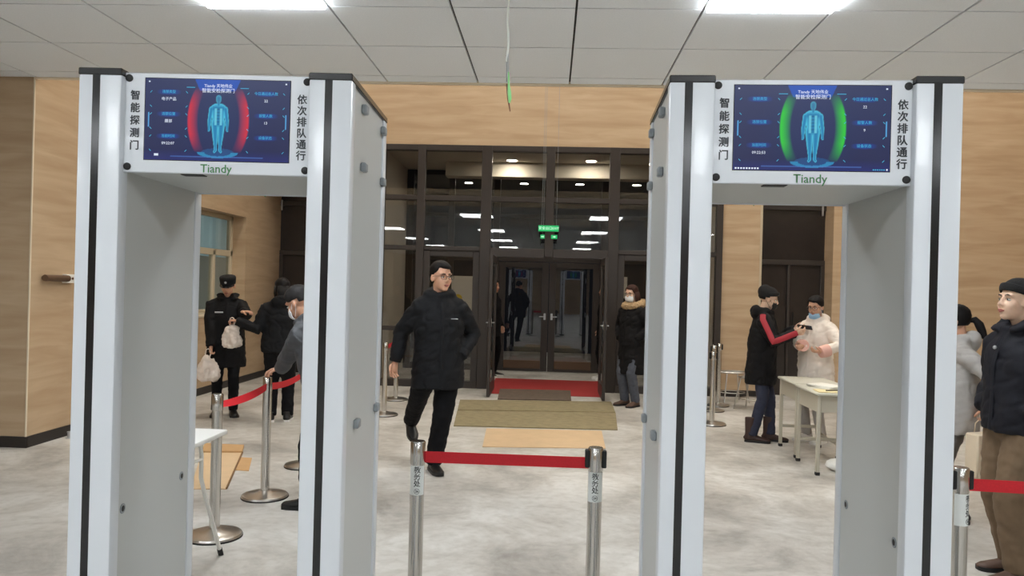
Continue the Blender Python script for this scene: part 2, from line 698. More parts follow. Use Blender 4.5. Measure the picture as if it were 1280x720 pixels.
struct('trim_2', G().box(-4.70, 8.0, CE - 0.045, CE + 0.005, CZ - 0.012, CZ + 0.36), 'trim_cream')

pl0 = None
for ri in LIGHTROW:
    for ci, lx in enumerate(LIGHTX + (OUTERX if ri > 3 else ())):
        off = '' if ri == LIGHTROW[0] else '_offscreen'      # the rows behind the camera, seen mirrored in the glazing
        t = empty('ceiling_light' + off, (lx + TW / 2, rows[ri] + TD / 2, CZ - 0.004), 0)
        tag(t, 'bright white square LED panel in the suspended tile ceiling, its diffuser lowered below the tiles', 'ceiling light',
            'LED panels in the tile ceiling')
        if ri == LIGHTROW[0]:
            t['label'] = ('bright LED ceiling panel above the walk-through gate with the red body scan' if ci == 0 else
                          'bright LED ceiling panel above the walk-through gate with the green body scan')
        g = G()
        w, d = TW / 2 - 0.004, TD / 2 - 0.004
        for a in ((-w, w, -d, -d + 0.012), (-w, w, d - 0.012, d), (-w, -w + 0.012, -d, d), (w - 0.012, w, -d, d)):
            g.box(*a, 0, 0.024)
        obj('frame', g, 'white_paint', t)
        obj('diffuser' + off, G().box(-w + 0.012, w - 0.012, -d + 0.012, d - 0.012, -0.022, 0.02), 'led', t)  # diffuser dropped below the tiles so its lit sides add ceiling glow

for x in (-3.2, 0.0, 3.2, 6.2):
    for y in (7.7, 9.6):
        t = empty('lobby_light_offscreen', (x, y, LZ - 0.05))
        tag(t, 'square LED panel on the high lobby ceiling', 'ceiling light', 'LED panels on the high lobby ceiling')
        obj('frame', G().rbox(-0.42, 0.42, -0.42, 0.42, 0, 0.05, 0.008), 'white_paint', t)
        obj('diffuser_offscreen', G().box(-0.39, 0.39, -0.39, 0.39, -0.004, 0.004), 'led_lobby', t)

# left window ------------------------------------------------------------
win = empty('window_1', (0, 0, 0), kind=ST)
wx = XL - 0.225


def wbar(y0, y1, z0, z1, name='window_frame', d=0.05):
    obj(name, G().rbox(wx - d, wx + 0.02, y0, y1, z0, z1, 0.006), 'window_beige', win)


def wpane(y0, y1, z0, z1):
    obj('pane', G().box(wx - 0.02, wx - 0.012, y0, y1, z0, z1), 'glass_room', win)


wbar(WY0, WY1, WZ0, WZ0 + 0.06)
wbar(WY0, WY1, WZ1 - 0.06, WZ1)
wbar(WY0, WY0 + 0.06, WZ0, WZ1)
wbar(WY1 - 0.08, WY1, WZ0, WZ1)
wbar(WY0, WY1, 1.93, 2.02, 'transom')
wbar(10.40, 10.48, WZ0, 2.0, 'mullion')
wbar(10.98, 11.06, WZ0, 2.0, 'mullion')
wpane(WY0 + 0.06, WY1 - 0.08, 2.02, WZ1 - 0.06)
wpane(WY0 + 0.06, 10.40, WZ0 + 0.06, 1.93)
wpane(10.48, 10.98, WZ0 + 0.06, 1.93)
wpane(11.06, WY1 - 0.08, WZ0 + 0.06, 1.93)
obj('window_sill', G().rbox(wx, XL + 0.02, WY0, WY1, WZ0 - 0.03, WZ0 + 0.012, 0.006), 'window_beige', win)
# duty room behind that window
g = G().box(-9.0, XL - 0.3, 8.0, 8.1, 0, 3.0).box(-9.0, XL - 0.3, 15.5, 15.6, 0, 3.0).box(-8.9, -8.8, 8, 15.5, 0, 3.0).box(XL - 0.3, XL - 0.2, 13.3, 15.6, 0, 3.0)
g.box(-9.0, XL - 0.3, 8.0, 15.6, 3.0, 3.1)
struct('wall_duty_room', g, 'plaster')
cur = G()
n = 60
for i in range(n):
    y0, y1 = 11.6 + 2.8 * i / n, 11.6 + 2.8 * (i + 1) / n
    a0 = 0.03 * math.sin(i * 0.9) - 5.6
    a1 = 0.03 * math.sin((i + 1) * 0.9) - 5.6
    cur.add([(a0, y0, 1.95), (a1, y1, 1.95), (a1, y1, 2.9), (a0, y0, 2.9)], [(0, 1, 2, 3)])
cu = empty('curtain', (0, 0, 0), 0, 'pale blue-grey gathered curtain behind the duty room window', 'curtain')
obj('fabric', cur, 'curtain', cu)
obj('rod', G().tube([(-5.6, 11.5, 2.91), (-5.6, 14.5, 2.91)], 0.012, 8), 'silver', cu)
for yy in (11.5, 14.5):
    obj('bracket', G().box(-5.62, -5.58, yy - 0.015, yy + 0.015, 2.9, 3.0), 'silver', cu)
t = empty('ceiling_light_offscreen', (-6.90, 12.2, 2.985), 0, 'LED panel lighting the duty room behind the left window', 'ceiling light')
obj('frame', G().box(-0.22, 0.22, -0.62, 0.62, -0.02, 0.015), 'white_paint', t)
obj('diffuser_offscreen', G().box(-0.2, 0.2, -0.6, 0.6, -0.024, -0.016), 'room_led', t)
t = empty('filing_cabinet', (-7.6, 12.6, 0), 0, 'dark grey filing cabinet standing in the duty room', 'cabinet')
obj('body', G().rbox(-0.5, 0.5, -0.9, 0.9, 0, 1.75, 0.01), 'device_black', t)
for k in range(3):
    d = obj('door', G().rbox(0.5, 0.52, -0.88 + 0.59 * k, -0.88 + 0.58 + 0.59 * k, 0.06, 1.7, 0.006), 'device_black', t)
    obj('handle', G().rbox(0.52, 0.54, -0.4 + 0.59 * k, -0.38 + 0.59 * k, 0.9, 1.05, 0.004), 'silver', d)

# glazed entrance front -----------------------------------------------------
ent = empty('window_2', (0, 0, 0), kind=ST)
MUL = [(-2.70, -2.60), (-2.09, -1.97), (-1.10, -0.94), (-0.106, 0.024), (0.86, 1.017), (1.90, 2.02), (2.49, 2.585)]
FD0, FD1 = FY - 0.05, FY + 0.07


def fbar(name, x0, x1, z0, z1, par=ent, y0=FD0, y1=FD1):
    obj(name, G().rbox(x0, x1, y0, y1, z0, z1, 0.006), 'frame_brown', par)


def fpane(x0, x1, z0, z1, par=ent, y=FY, m='glass'):
    obj('pane', G().box(x0, x1, y, y + 0.008, z0, z1), m, par)


for i, (a, b) in enumerate(MUL):
    fbar('mullion', a, b, 2.05 if i == 3 else 0, 3.74)
fbar('head_rail', -2.60, 2.49, 3.65, 3.74, y0=FD0 + 0.004)
for i in range(6):
    a, b = MUL[i][1], MUL[i + 1][0]
    fbar('transom', a, b, 2.88, 2.96, y0=FD0 + 0.004)
    if i in (2, 3):
        fbar('door_head', a, b, 2.03, 2.17, y0=FD0 + 0.004)
        lo = 2.17
    else:
        fbar('transom', a, b, 2.11, 2.18, y0=FD0 + 0.004)
        lo = 2.18
        fbar('bottom_rail', a, b, 0, 0.11, y0=FD0 + 0.004)
        za, xa, xb = 0.11, a, b
        if i in (1, 4):       # framed leaf inside the side light
            fbar('stile', a, a + 0.10, 0.11, 2.11, y0=FD0 + 0.02)
            fbar('stile', b - 0.10, b, 0.11, 2.11, y0=FD0 + 0.02)
            fbar('rail', a + 0.10, b - 0.10, 2.02, 2.11, y0=FD0 + 0.02)
            xa, xb = a + 0.10, b - 0.10
            obj('knob', G().lathe([(0.0, 0), (0.018, 0.004), (0.02, 0.02), (0.012, 0.034), (0.0, 0.036)], 12)
                .xf(Matrix.Translation((xb + 0.05 if i == 1 else xa - 0.05, FD0 + 0.02, 1.03)) @ FRONT), 'silver', ent)
        fpane(xa, xb, za, 2.11)
    fpane(a, b, lo, 2.88)
    fpane(a, b, 2.96, 3.65)
obj('guard_rail', G().rbox(-2.60, -2.09, FD0 - 0.01, FD0 + 0.02, 0.86, 0.93, 0.005), 'frame_brown', ent)


def leaf(name, x, y0, y1, hs):
    d = empty(name, (0, 0, 0), kind=ST)
    w = 0.022

    def bx(nm, ya, yb, za, zb):
        obj(nm, G().rbox(x - w, x + w, ya, yb, za, zb, 0.005), 'frame_brown', d)
    bx('stile', y0, y0 + 0.10, 0.01, 2.03)
    bx('stile', y1 - 0.10, y1, 0.01, 2.03)
    bx('rail', y0 + 0.10, y1 - 0.10, 1.92, 2.03)
    bx('rail', y0 + 0.10, y1 - 0.10, 0.01, 0.20)
    obj('pane', G().box(x - 0.004, x + 0.004, y0 + 0.10, y1 - 0.10, 0.20, 1.92), 'glass', d)
    for s in (-1, 1):
        h = G().rbox(min(x, x + s * 0.026), max(x, x + s * 0.026), y0 + 0.03, y0 + 0.07, 1.00, 1.12, 0.004)
        h.tube([(x, y0 + 0.05, 1.06), (x + s * 0.05, y0 + 0.05, 1.06), (x + s * 0.052, y0 + 0.14, 1.06)], 0.008, 8)
        obj('handle', h, 'silver', d)
    for zz in (0.25, 1.0, 1.75):
        obj('hinge', G().tube([(x, y1 + 0.008, zz - 0.05), (x, y1 + 0.008, zz + 0.05)], 0.012, 8), 'silver', d)
    return d


leaf('door_1', -0.845, 10.88, FY - 0.03, 1)
leaf('door_2', 0.782, 10.88, FY - 0.03, -1)

# inner vestibule front ------------------------------------------------------
IY = 14.5
inn = empty('window_3', (0, 0, 0), kind=ST)
for a, b in [(-2.75, -2.62), (-1.95, -1.84), (-1.10, -0.98), (0.92, 1.04), (1.78, 1.88), (2.56, 2.70)]:
    fbar('mullion', a, b, 0, 3.75, inn, IY - 0.05, IY + 0.06)
fbar('head_rail', -2.62, 2.56, 3.66, 3.75, inn, IY - 0.046, IY + 0.05)
IM = [(-2.62, -1.95), (-1.84, -1.10), (-0.98, 0.92), (1.04, 1.78), (1.88, 2.56)]
for i, (a, b) in enumerate(IM):
    fbar('transom', a, b, 2.06, 2.18, inn, IY - 0.046, IY + 0.05)
    fbar('transom', a, b, 2.88, 2.95, inn, IY - 0.046, IY + 0.05)
    if i != 2:
        fbar('bottom_rail', a, b, 0, 0.12, inn, IY - 0.046, IY + 0.05)
        fpane(a, b, 0.12, 2.06, inn, IY, 'glass_inner')
    fpane(a, b, 2.18, 2.88, inn, IY, 'glass_inner')
    fpane(a, b, 2.95, 3.66, inn, IY, 'glass_inner')
for k, (a, b) in enumerate([(-0.975, -0.035), (-0.025, 0.915)]):
    d = empty('door_%d' % (k + 3), (0, 0, 0), kind=ST)
    fbar('stile', a, a + 0.125, 0.01, 2.05, d, IY - 0.04, IY + 0.02)
    fbar('stile', b - 0.125, b, 0.01, 2.05, d, IY - 0.04, IY + 0.02)
    fbar('rail', a + 0.125, b - 0.125, 1.95, 2.05, d, IY - 0.04, IY + 0.02)
    fbar('rail', a + 0.125, b - 0.125, 0.01, 0.06, d, IY - 0.04, IY + 0.02)
    obj('kick_plate', G().rbox(a + 0.125, b - 0.125, IY - 0.045, IY + 0.02, 0.06, 0.21, 0.005), 'wall_bar', d)
    fpane(a + 0.125, b - 0.125, 0.21, 1.95, d, IY - 0.01, 'glass_inner')
    hx = b - 0.06 if k == 0 else a + 0.06
    h = G().rbox(hx - 0.02, hx + 0.02, IY - 0.05, IY - 0.03, 0.98, 1.10, 0.004)
    h.tube([(hx, IY - 0.04, 1.04), (hx, IY - 0.09, 1.04), (hx + (-0.10 if k == 0 else 0.10), IY - 0.09, 1.04)], 0.008, 8)
    obj('handle', h, 'silver', d)

# vestibule shell
struct('wall_vestibule_left', G().box(-2.95, -2.75, FY + 0.22, IY + 0.1, 0, 3.9), 'plaster')
struct('wall_vestibule_right', G().box(2.70, 2.90, FY + 0.22, IY + 0.1, 0, 3.9), 'plaster')
struct('ceiling_vestibule', G().box(-2.95, 2.90, FY + 0.20, 17.2, 3.76, 3.9), 'plaster')
struct('beam_vestibule', G().rbox(-1.9, 2.3, 13.5, 13.8, 3.50, 3.76, 0.01), 'plaster')
for p in ((640, 200), (739, 201), (655, 229), (586, 228), (725, 230), (796, 231)):
    q = fl(p[0], p[1], 3.755)
    t = empty('downlight', (q.x, q.y, 3.742), 0)
    far = p[1] > 210
    tag(t, 'small round downlight in the canopy ceiling beyond the inner doors' if far else
        'small round downlight in the vestibule ceiling just inside the entrance glazing', 'downlight',
        'canopy downlights' if far else 'vestibule downlights')
    obj('ring', G().lathe([(0.10, 0.018), (0.10, 0.0), (0.085, 0.0), (0.085, 0.006)], 20), 'white_paint', t)
    obj('lens', G().lathe([(0.084, 0.002), (0.084, 0.010)], 20), 'downlight', t)

# dark doors in the side recesses ----------------------------------------------
def side_doors(name, x0, x1, y):
    d = empty(name, (0, 0, 0), kind=ST)
    obj('door_panel', G().box(x0, x1, y + 0.02, y + 0.06, 0, 3.74), 'door_dark', d)
    obj('top_rail', G().rbox(x0, x1, y - 0.03, y + 0.02, 2.88, 2.96, 0.006), 'frame_brown', d)
    obj('door_head', G().rbox(x0, x1, y - 0.02, y + 0.02, 2.03, 2.11, 0.006), 'frame_brown', d)
    xm = (x0 + x1) / 2
    for a, b in ((x0, x0 + 0.06), (xm - 0.02, xm + 0.02), (x1 - 0.06, x1)):
        obj('stile', G().rbox(a, b, y - 0.02, y + 0.02, 0, 2.03, 0.006), 'frame_brown', d)
    for xx in (x0 + 0.03, x1 - 0.06):
        obj('bracket', G().rbox(xx - 0.012, xx + 0.012, y - 0.05, y - 0.02, 2.80, 2.98, 0.004), 'silver', d)
    obj('handle', G().tube([(xm + 0.07, y - 0.03, 0.9), (xm + 0.07, y - 0.03, 1.3)], 0.01, 8), 'gate_black', d)


side_doors('door_5', 3.15, 4.24, FY + 0.35)
side_doors('door_6', XL + 0.0, -3.27, 13.15)
struct('wall_recess', G().box(-3.27, -3.07, FY + 0.22, 13.3, 0, 3.74).box(XL, -3.07, FY + 0.2, 13.4, 3.74, 3.9)
       .box(3.15, 4.44, FY + 0.2, 12.4, 3.74, 3.9), 'wood')
struct('trim_3', G().rbox(3.15, 3.19, FY + 0.01, FY + 0.35, 0, 3.74, 0.005), 'window_beige')

# things inside the vestibule
t = empty('notice_board', (-1.53, 14.435, 1.34), 0, 'white notice board on the inner glazing behind the side light', 'notice board')
obj('board', G().rbox(-0.33, 0.33, 0, 0.02, -0.40, 0.42, 0.004), 'white_board', t)
obj('round_sticker', G().lathe([(0.08, 0), (0.08, 0.003)], 20).xf(Matrix.Translation((-0.2, -0.001, 0.0)) @ FRONT), 'yellow_sign', t)
t = empty('intercom', (-2.50, 14.452, 1.42), 0, 'black wall intercom terminal inside the vestibule', 'intercom')
obj('housing', G().rbox(-0.07, 0.07, 0, 0.05, -0.15, 0.15, 0.012), 'device_black', t)
obj('screen', G().rbox(-0.055, 0.055, -0.004, 0.002, -0.02, 0.13, 0.003), 'gate_black', t)
obj('keypad', G().rbox(-0.045, 0.045, -0.004, 0.002, -0.12, -0.04, 0.003), 'clip_grey', t)
t = empty('notice_sheet', (1.27, 14.4945, 1.62), 0, 'pale notice sheet hung on the inner glazing above the woman in the fur hood', 'notice')
obj('sheet', G().box(-0.16, 0.16, 0, 0.006, -0.2, 0.2), 'white_board', t)

# ================================================================== GATES
def lerp(a, b, t):
    return tuple(a[i] + (b[i] - a[i]) * t for i in range(3))


def cap_d(x, y, ax, ay, bx, by, ra, rb):
    dx, dy = bx - ax, by - ay
    t = max(0, min(1, ((x - ax) * dx + (y - ay) * dy) / (dx * dx + dy * dy + 1e-9)))
    r = ra + (rb - ra) * t
    return math.hypot(x - ax - dx * t, y - ay - dy * t) / r


BODYCAPS = [(0, .83, 0, .86, .045, .05), (0, .76, 0, .80, .03, .03), (-.085, .70, .085, .70, .06, .06), (-.045, .69, -.03, .50, .085, .075),
            (.045, .69, .03, .50, .085, .075), (-.04, .48, .04, .48, .085, .085), (-.135, .69, -.165, .52, .042, .034),
            (-.165, .52, -.175, .36, .034, .02), (.135, .69, .165, .52, .042, .034), (.165, .52, .175, .36, .034, .02),
            (-.06, .46, -.05, .25, .068, .047), (-.05, .25, -.042, .06, .045, .022), (.06, .46, .05, .25, .068, .047),
            (.05, .25, .042, .06, .045, .022), (-.045, .05, -.06, .03, .024, .02), (.045, .05, .06, .03, .024, .02)]


def screen_mesh(name, arc_rgb, w, h, nx=250, ny=140):
    """picture on the display: one colour per corner of a fine grid (flat print)"""
    A = srgb(*arc_rgb)
    vs, fs, cs = [], [], []
    for j in range(ny + 1):
        for i in range(nx + 1):
            u, v = i / nx, j / ny
            vs.append(((u - .5) * w, 0, (v - .5) * h))
            c = lerp(srgb(24, 29, 74), srgb(44, 53, 92), v)
            c = lerp(c, srgb(34, 60, 112), max(0, 1 - math.hypot((u - .5) / .35, (v - .45) / .7)) * .3)
            c = lerp(c, srgb(32, 40, 112), max(0, (0.13 - v) / .13) * .7)
            # header badge
            if v > .86 and abs(u - .5) < .15 - (0.97 - v) * .25:
                c = lerp(c, srgb(24, 84, 190), .75)
            # arcs around the figure
            vv = (v - .5) / .40
            if abs(vv) < 1:
                xo = .215 - .055 * abs(vv) ** 2.2
                d = abs(u - .515) if False else abs(u - .508)
                if d < xo:
                    k = max(0, 1 - (xo - d) / .075) ** 0.9 * min(1, (xo - d) / .010)
                    edge = min(1, (1 - abs(vv)) * 1.8)
                    c = lerp(c, A, k * edge)
            # floor ring
            rr = math.hypot((u - .508) / .115, (v - .10) / .055)
            if abs(rr - 1) < .22 and v < .105:
                c = lerp(c, srgb(40, 150, 200), .7)
            elif rr < 1:
                c = lerp(c, srgb(30, 100, 160), .4)
            # figure
            bx, by = (u - .508) * w / h * 1.22 / .79, (v - .09) / .79
            dm = min(cap_d(bx, by, *k) for k in BODYCAPS)
            if dm < 1.12:
                rim = min(dm, 1) ** 2.5
                base = lerp(srgb(24, 120, 172), srgb(80, 200, 226), rim)
                if by > .78:
                    base = lerp(base, srgb(60, 110, 140), .5)
                s = abs(bx)
                if .45 < by < .72 and s < .05:
                    base = lerp(base, srgb(14, 66, 108), .55 * (0.5 + 0.5 * math.sin(by * 130)))
                if .70 > by > .44 and .03 < s < .07:
                    base = lerp(base, srgb(130, 236, 246), .5)
                c = lerp(base, c, max(0, min(1, (dm - 0.94) / 0.18)))
            for zk in (0.084, 0.016, -0.052):
                vk = zk / h + .5
                for uk in (.5 - .150 / w, .5 + .150 / w):
                    e_ = ((u - uk) / .085) ** 2 + ((v - vk) / .036) ** 4
                    if e_ < 1:
                        c = lerp(c, srgb(28, 70, 160), .75 * (1 - e_))
            # side glows
            if abs(abs(u - .5) - .475) < .004 and .40 < v < .58:
                c = srgb(80, 160, 220)
            if abs(v - .045) < .008 and abs(u - .5) < .32:
                c = lerp(c, srgb(70, 120, 200), .5)
            cs.append((*c[:3], 1))
    for j in range(ny):
        for i in range(nx):
            a = j * (nx + 1) + i
            fs.append((a, a + 1, a + nx + 2, a + nx + 1))
    g = G().add(vs, fs)
    me = g.mesh(name, smooth=False)
    at = me.color_attributes.new('Col', 'FLOAT_COLOR', 'POINT')
    for i, c in enumerate(cs):
        at.data[i].color = c
    me.materials.append(MATS['screen'])
    return me


def tx(s, size, x, z, y=-0.0006, bold=0.0, align='CENTER'):
    return text_geo(s, size, align, bold, Matrix.Translation((x, y, z)) @ FRONT)


def make_gate(x0, x1, yl, yr, depth, arc, vals, label, clip_side, green):
    W = math.hypot(x1 - x0, yr - yl)
    rz = math.atan2(yr - yl, x1 - x0)
    root = empty('detector_gate', ((x0 + x1) / 2, (yl + yr) / 2, 0), rz, label, 'security gate', 'walk-through detector gates')
    H, PW, PF = 2.20, 0.132, 0.055
    hw = W / 2
    for s in (-1, 1):
        xa, xb = (-hw, -hw + PW) if s < 0 else (hw - PW, hw)
        body = obj('side_panel', G().box(xa + 0.008, xb - 0.008, PF, depth - PF, 0.02, H - 0.02), 'gate_panel' , root)
        # inner and outer skins
        xi = xb - 0.008 if s < 0 else xa + 0.008
        xo = xa + 0.008 if s < 0 else xb - 0.008
        obj('inner_skin', G().box(min(xi, xi - s * 0.003), max(xi, xi - s * 0.003), PF, depth - PF, 0.02, H - 0.02), 'gate_panel', body)
        for (yy, zz) in ((0.062 + 0.02, 0.832), (depth - 0.11, 0.832), (0.082, 0.25), (depth - 0.11, 0.25)):
            Mx = Matrix.Translation((xi - s * 0.003, yy, zz)) @ Matrix.Rotation(-s * PI / 2, 4, 'Y')
            obj('screw', G().lathe([(0.016, 0), (0.016, 0.002), (0.010, 0.0025)], 16).xf(Mx), 'clip_grey', body)
            obj('screw_socket', G().lathe([(0.010, 0.0024), (0.008, 0.003)], 14).xf(Mx), 'rubber', body)
        for yy, zz in ((0.20, 2.135), (0.55 * depth / .62, 2.135), (0.205, 1.945), (0.56 * depth / .62, 1.945),
                       (0.20, 1.10), (0.55 * depth / .62, 1.10), (0.20, 0.30), (0.55 * depth / .62, 0.30)):
            c = obj('clip', G().rbox(xo - 0.001 if s > 0 else xo - 0.018, xo + 0.018 if s > 0 else xo + 0.001,
                                     yy - 0.02, yy + 0.02, zz - 0.015, zz + 0.015, 0.004), 'clip_grey', body)
        for fr in (0, 1):
            ya, yb = (0, PF) if fr == 0 else (depth - PF, depth)
            pr = G().rbox(xa, xb, ya, yb, 0, H - 0.018, 0.007, 2)
            p = obj('front_profile' if fr == 0 else 'rear_profile', pr, 'gate_white', root)
            xm = xa + PW * 0.42 if s < 0 else xa + PW * 0.46
            ys = -0.0008 if fr == 0 else depth + 0.0008
            obj('black_strip', G().box(xm - 0.0115, xm + 0.0115, min(ys, ys + (0.004 if fr == 0 else -0.004)),
                                       max(ys, ys + (0.004 if fr == 0 else -0.004)), 0.01, H - 0.018), 'gate_black', p)
        cp = G().rbox(xa - 0.001, xb + 0.001, -0.002, depth + 0.002, H - 0.022, H, 0.003)
        obj('top_cap', cp, 'cap_black', root)
        obj('foot', G().rbox(xa - 0.006, xb + 0.006, -0.006, depth + 0.006, 0, 0.03, 0.004), 'gate_black', root)
    xi0, xi1 = -hw + PW, hw - PW
    zb, zt = 1.888, 2.192
    cxb = (xi0 + xi1) / 2
    beam = obj('cross_beam', G().rbox(xi0 - 0.006, xi1 + 0.006, 0.032, depth - 0.032, zb + 0.002, zt - 0.002, 0.004), 'gate_panel', root)
    obj('slot', G().rbox(xi0 + 0.16, xi0 + 0.23, 0.06, 0.10, zb - 0.001, zb + 0.006, 0.002), 'rubber', beam)
    # display panels, front and rear
    sw, sh = 0.447, 0.250
    sm = screen_mesh('screen', arc, sw, sh)
    white, cyan = vals(sw, sh)
    meshes = None
    for fr in (0, 1):
        if fr == 0:
            M = Matrix.Translation((cxb, 0.024, (zb + zt) / 2))
        else:
            M = Matrix.Translation((cxb, depth - 0.024, (zb + zt) / 2)) @ Matrix.Rotation(PI, 4, 'Z')
        hw2 = (xi1 - xi0) / 2 + 0.008
        hh = (zt - zb) / 2 + 0.002
        if meshes is None:
            gp = G().rbox(-hw2, hw2, 0, 0.012, -hh, hh, 0.003)
            gs = G()
            scs = []
            for sx, sz in ((-1, 1), (1, 1), (-1, -1), (1, -1)):
                scs.append(G().lathe([(0.0115, 0), (0.0115, 0.003), (0.008, 0.005), (0.0, 0.005)], 16)
                           .xf(Matrix.Translation((sx * (hw2 - 0.020), 0.0005, sz * (hh - 0.018))) @ FRONT).mesh('screw'))
            lets = G()
            for i, ch in enumerate('智能探测门'):
                lets.geo(tx(ch, 0.031, -hw2 + 0.040, 0.082 - i * 0.0385, bold=0.0008))
            lets2 = G()
            for i, ch in enumerate('依次排队通行'):
                lets2.geo(tx(ch, 0.031, hw2 - 0.034, 0.080 - i * 0.0345, bold=0.0008))
            logo = tx('Tiandy', 0.036, 0.0, -hh + 0.016, bold=0.0004)
            bez = G().box(-sw / 2 - 0.002, sw / 2 + 0.002, -0.0012, 0.002, -sh / 2 - 0.002, sh / 2 + 0.002)
            Ms = Matrix.Translation((0, -0.0018, 0.012))
            Ms2 = Matrix.Translation((0, -0.0024, 0.012))
            meshes = [gp.mesh('display_panel'), scs, lets.mesh('lettering', smooth=False), lets2.mesh('lettering', smooth=False),
                      logo.mesh('logo', smooth=False), bez.xf(Matrix.Translation((0, 0, 0.012))).mesh('bezel'),
                      white.xf(Ms2).mesh('screen_text', smooth=False), cyan.xf(Ms2).mesh('screen_labels', smooth=False)]
        p = obj('display_panel', meshes[0], 'gate_white', root)
        p.matrix_local = M
        for s_ in meshes[1]:
            obj('screw', s_, 'rubber', p)
        obj('lettering', meshes[2], 'ink_grey', p)
        obj('lettering', meshes[3], 'ink_grey', p)
        obj('logo', meshes[4], 'logo_green', p)
        obj('bezel', meshes[5], 'gate_black', p)
        o = obj('screen', sm, 'screen', p)
        o.location = (0, -0.0016, 0.012)
        obj('screen_text', meshes[6], 'screen_white', p, kind='stuff')
        obj('screen_labels', meshes[7], 'screen_cyan', p, kind='stuff')
    return root


def screen_print(left, right, taskbar):
    def f(sw, sh):
        white, cyan = G(), G()
        white.geo(tx('Tiandy 天地伟业', 0.0125, 0.002, 0.105, y=0))
        white.geo(tx('智能安检探测门', 0.0145, 0.002, 0.090, y=0))
        zs = (0.084, 0.016, -0.052)
        for k in range(3):
            for side, src in ((-1, left), (1, right)):
                lab, val = src[k]
                x = side * 0.150
                cyan.geo(tx(lab, 0.0105, x, zs[k], y=0))
                if val:
                    white.geo(tx(val, 0.0115, x, zs[k] - 0.022, y=0))
                for sx in (-1, 1):
                    for sz, dz in ((1, 0.0), (-1, -0.044)):
                        cx, cz = x + sx * 0.055, zs[k] + dz
                        M = Matrix.Translation((cx, 0, cz)) @ FRONT @ Matrix.Rotation(sx * sz * -0.8, 4, 'Z')
                        cyan.add([M @ Vector(q) for q in ((-0.004, -0.0009, 0), (0.004, -0.0009, 0), (0.004, 0.0009, 0), (-0.004, 0.0009, 0))],
                                 [(0, 1, 2, 3)])
        for s in (-1, 1):
            cyan.box(s * 0.083 - 0.013, s * 0.083 + 0.013, 0, 0.0001, 0.0985, 0.1005)
            white.box(s * 0.211 - 0.0025, s * 0.211 + 0.0025, 0, 0.0001, 0.113, 0.117)
        if taskbar:
            for k in range(9):
                white.box(-0.218 + k * 0.008, -0.213 + k * 0.008, 0, 0.0001, -0.1225, -0.118)
            white.box(0.214, 0.218, 0, 0.0001, -0.1225, -0.118)
            for k in range(6):
                cyan.box(0.176 + k * 0.006, 0.180 + k * 0.006, 0, 0.0001, -0.122, -0.119)
        else:
            white.box(-0.192, -0.179, 0, 0.0001, -0.113, -0.106)
        return white, cyan
    return f


make_gate(-1.455, -0.618, 2.285, 2.318, 0.615, (214, 44, 60),
          screen_print([('违禁类型', '电子产品'), ('违禁位置', '腰部'), ('当前时间', '09:22:07')],
                       [('今日通过总人数', '22'), ('报警人数', '13'), ('设备状态', '')], False),
          'grey-white walk-through detector gate whose screen shows red bands beside a blue body', 1, False)
make_gate(0.336, 1.167, 2.292, 2.266, 0.60, (48, 210, 52),
          screen_print([('违禁类型', ''), ('违禁位置', ''), ('当前时间', '09:22:53')],
                       [('今日通过总人数', '22'), ('报警人数', '9'), ('设备状态', '')], True),
          'grey-white walk-through detector gate whose screen shows green bands beside a blue body', -1, True)


# ================================================================== STANCHIONS
def arc_text(g, s, r, z, size, a0=-PI / 2):
    """lettering wrapped on a pole of radius r at height z facing -Y"""
    t = text_geo(s, size, 'CENTER', 0.0005, None, 0.0003)
    for p in t.v:
        a = a0 + p.x / r
        rr = r + max(p.z, 0)
        y = p.y
        p.x, p.y, p.z = rr * math.cos(a), rr * math.sin(a), z + y
    g.geo(t)


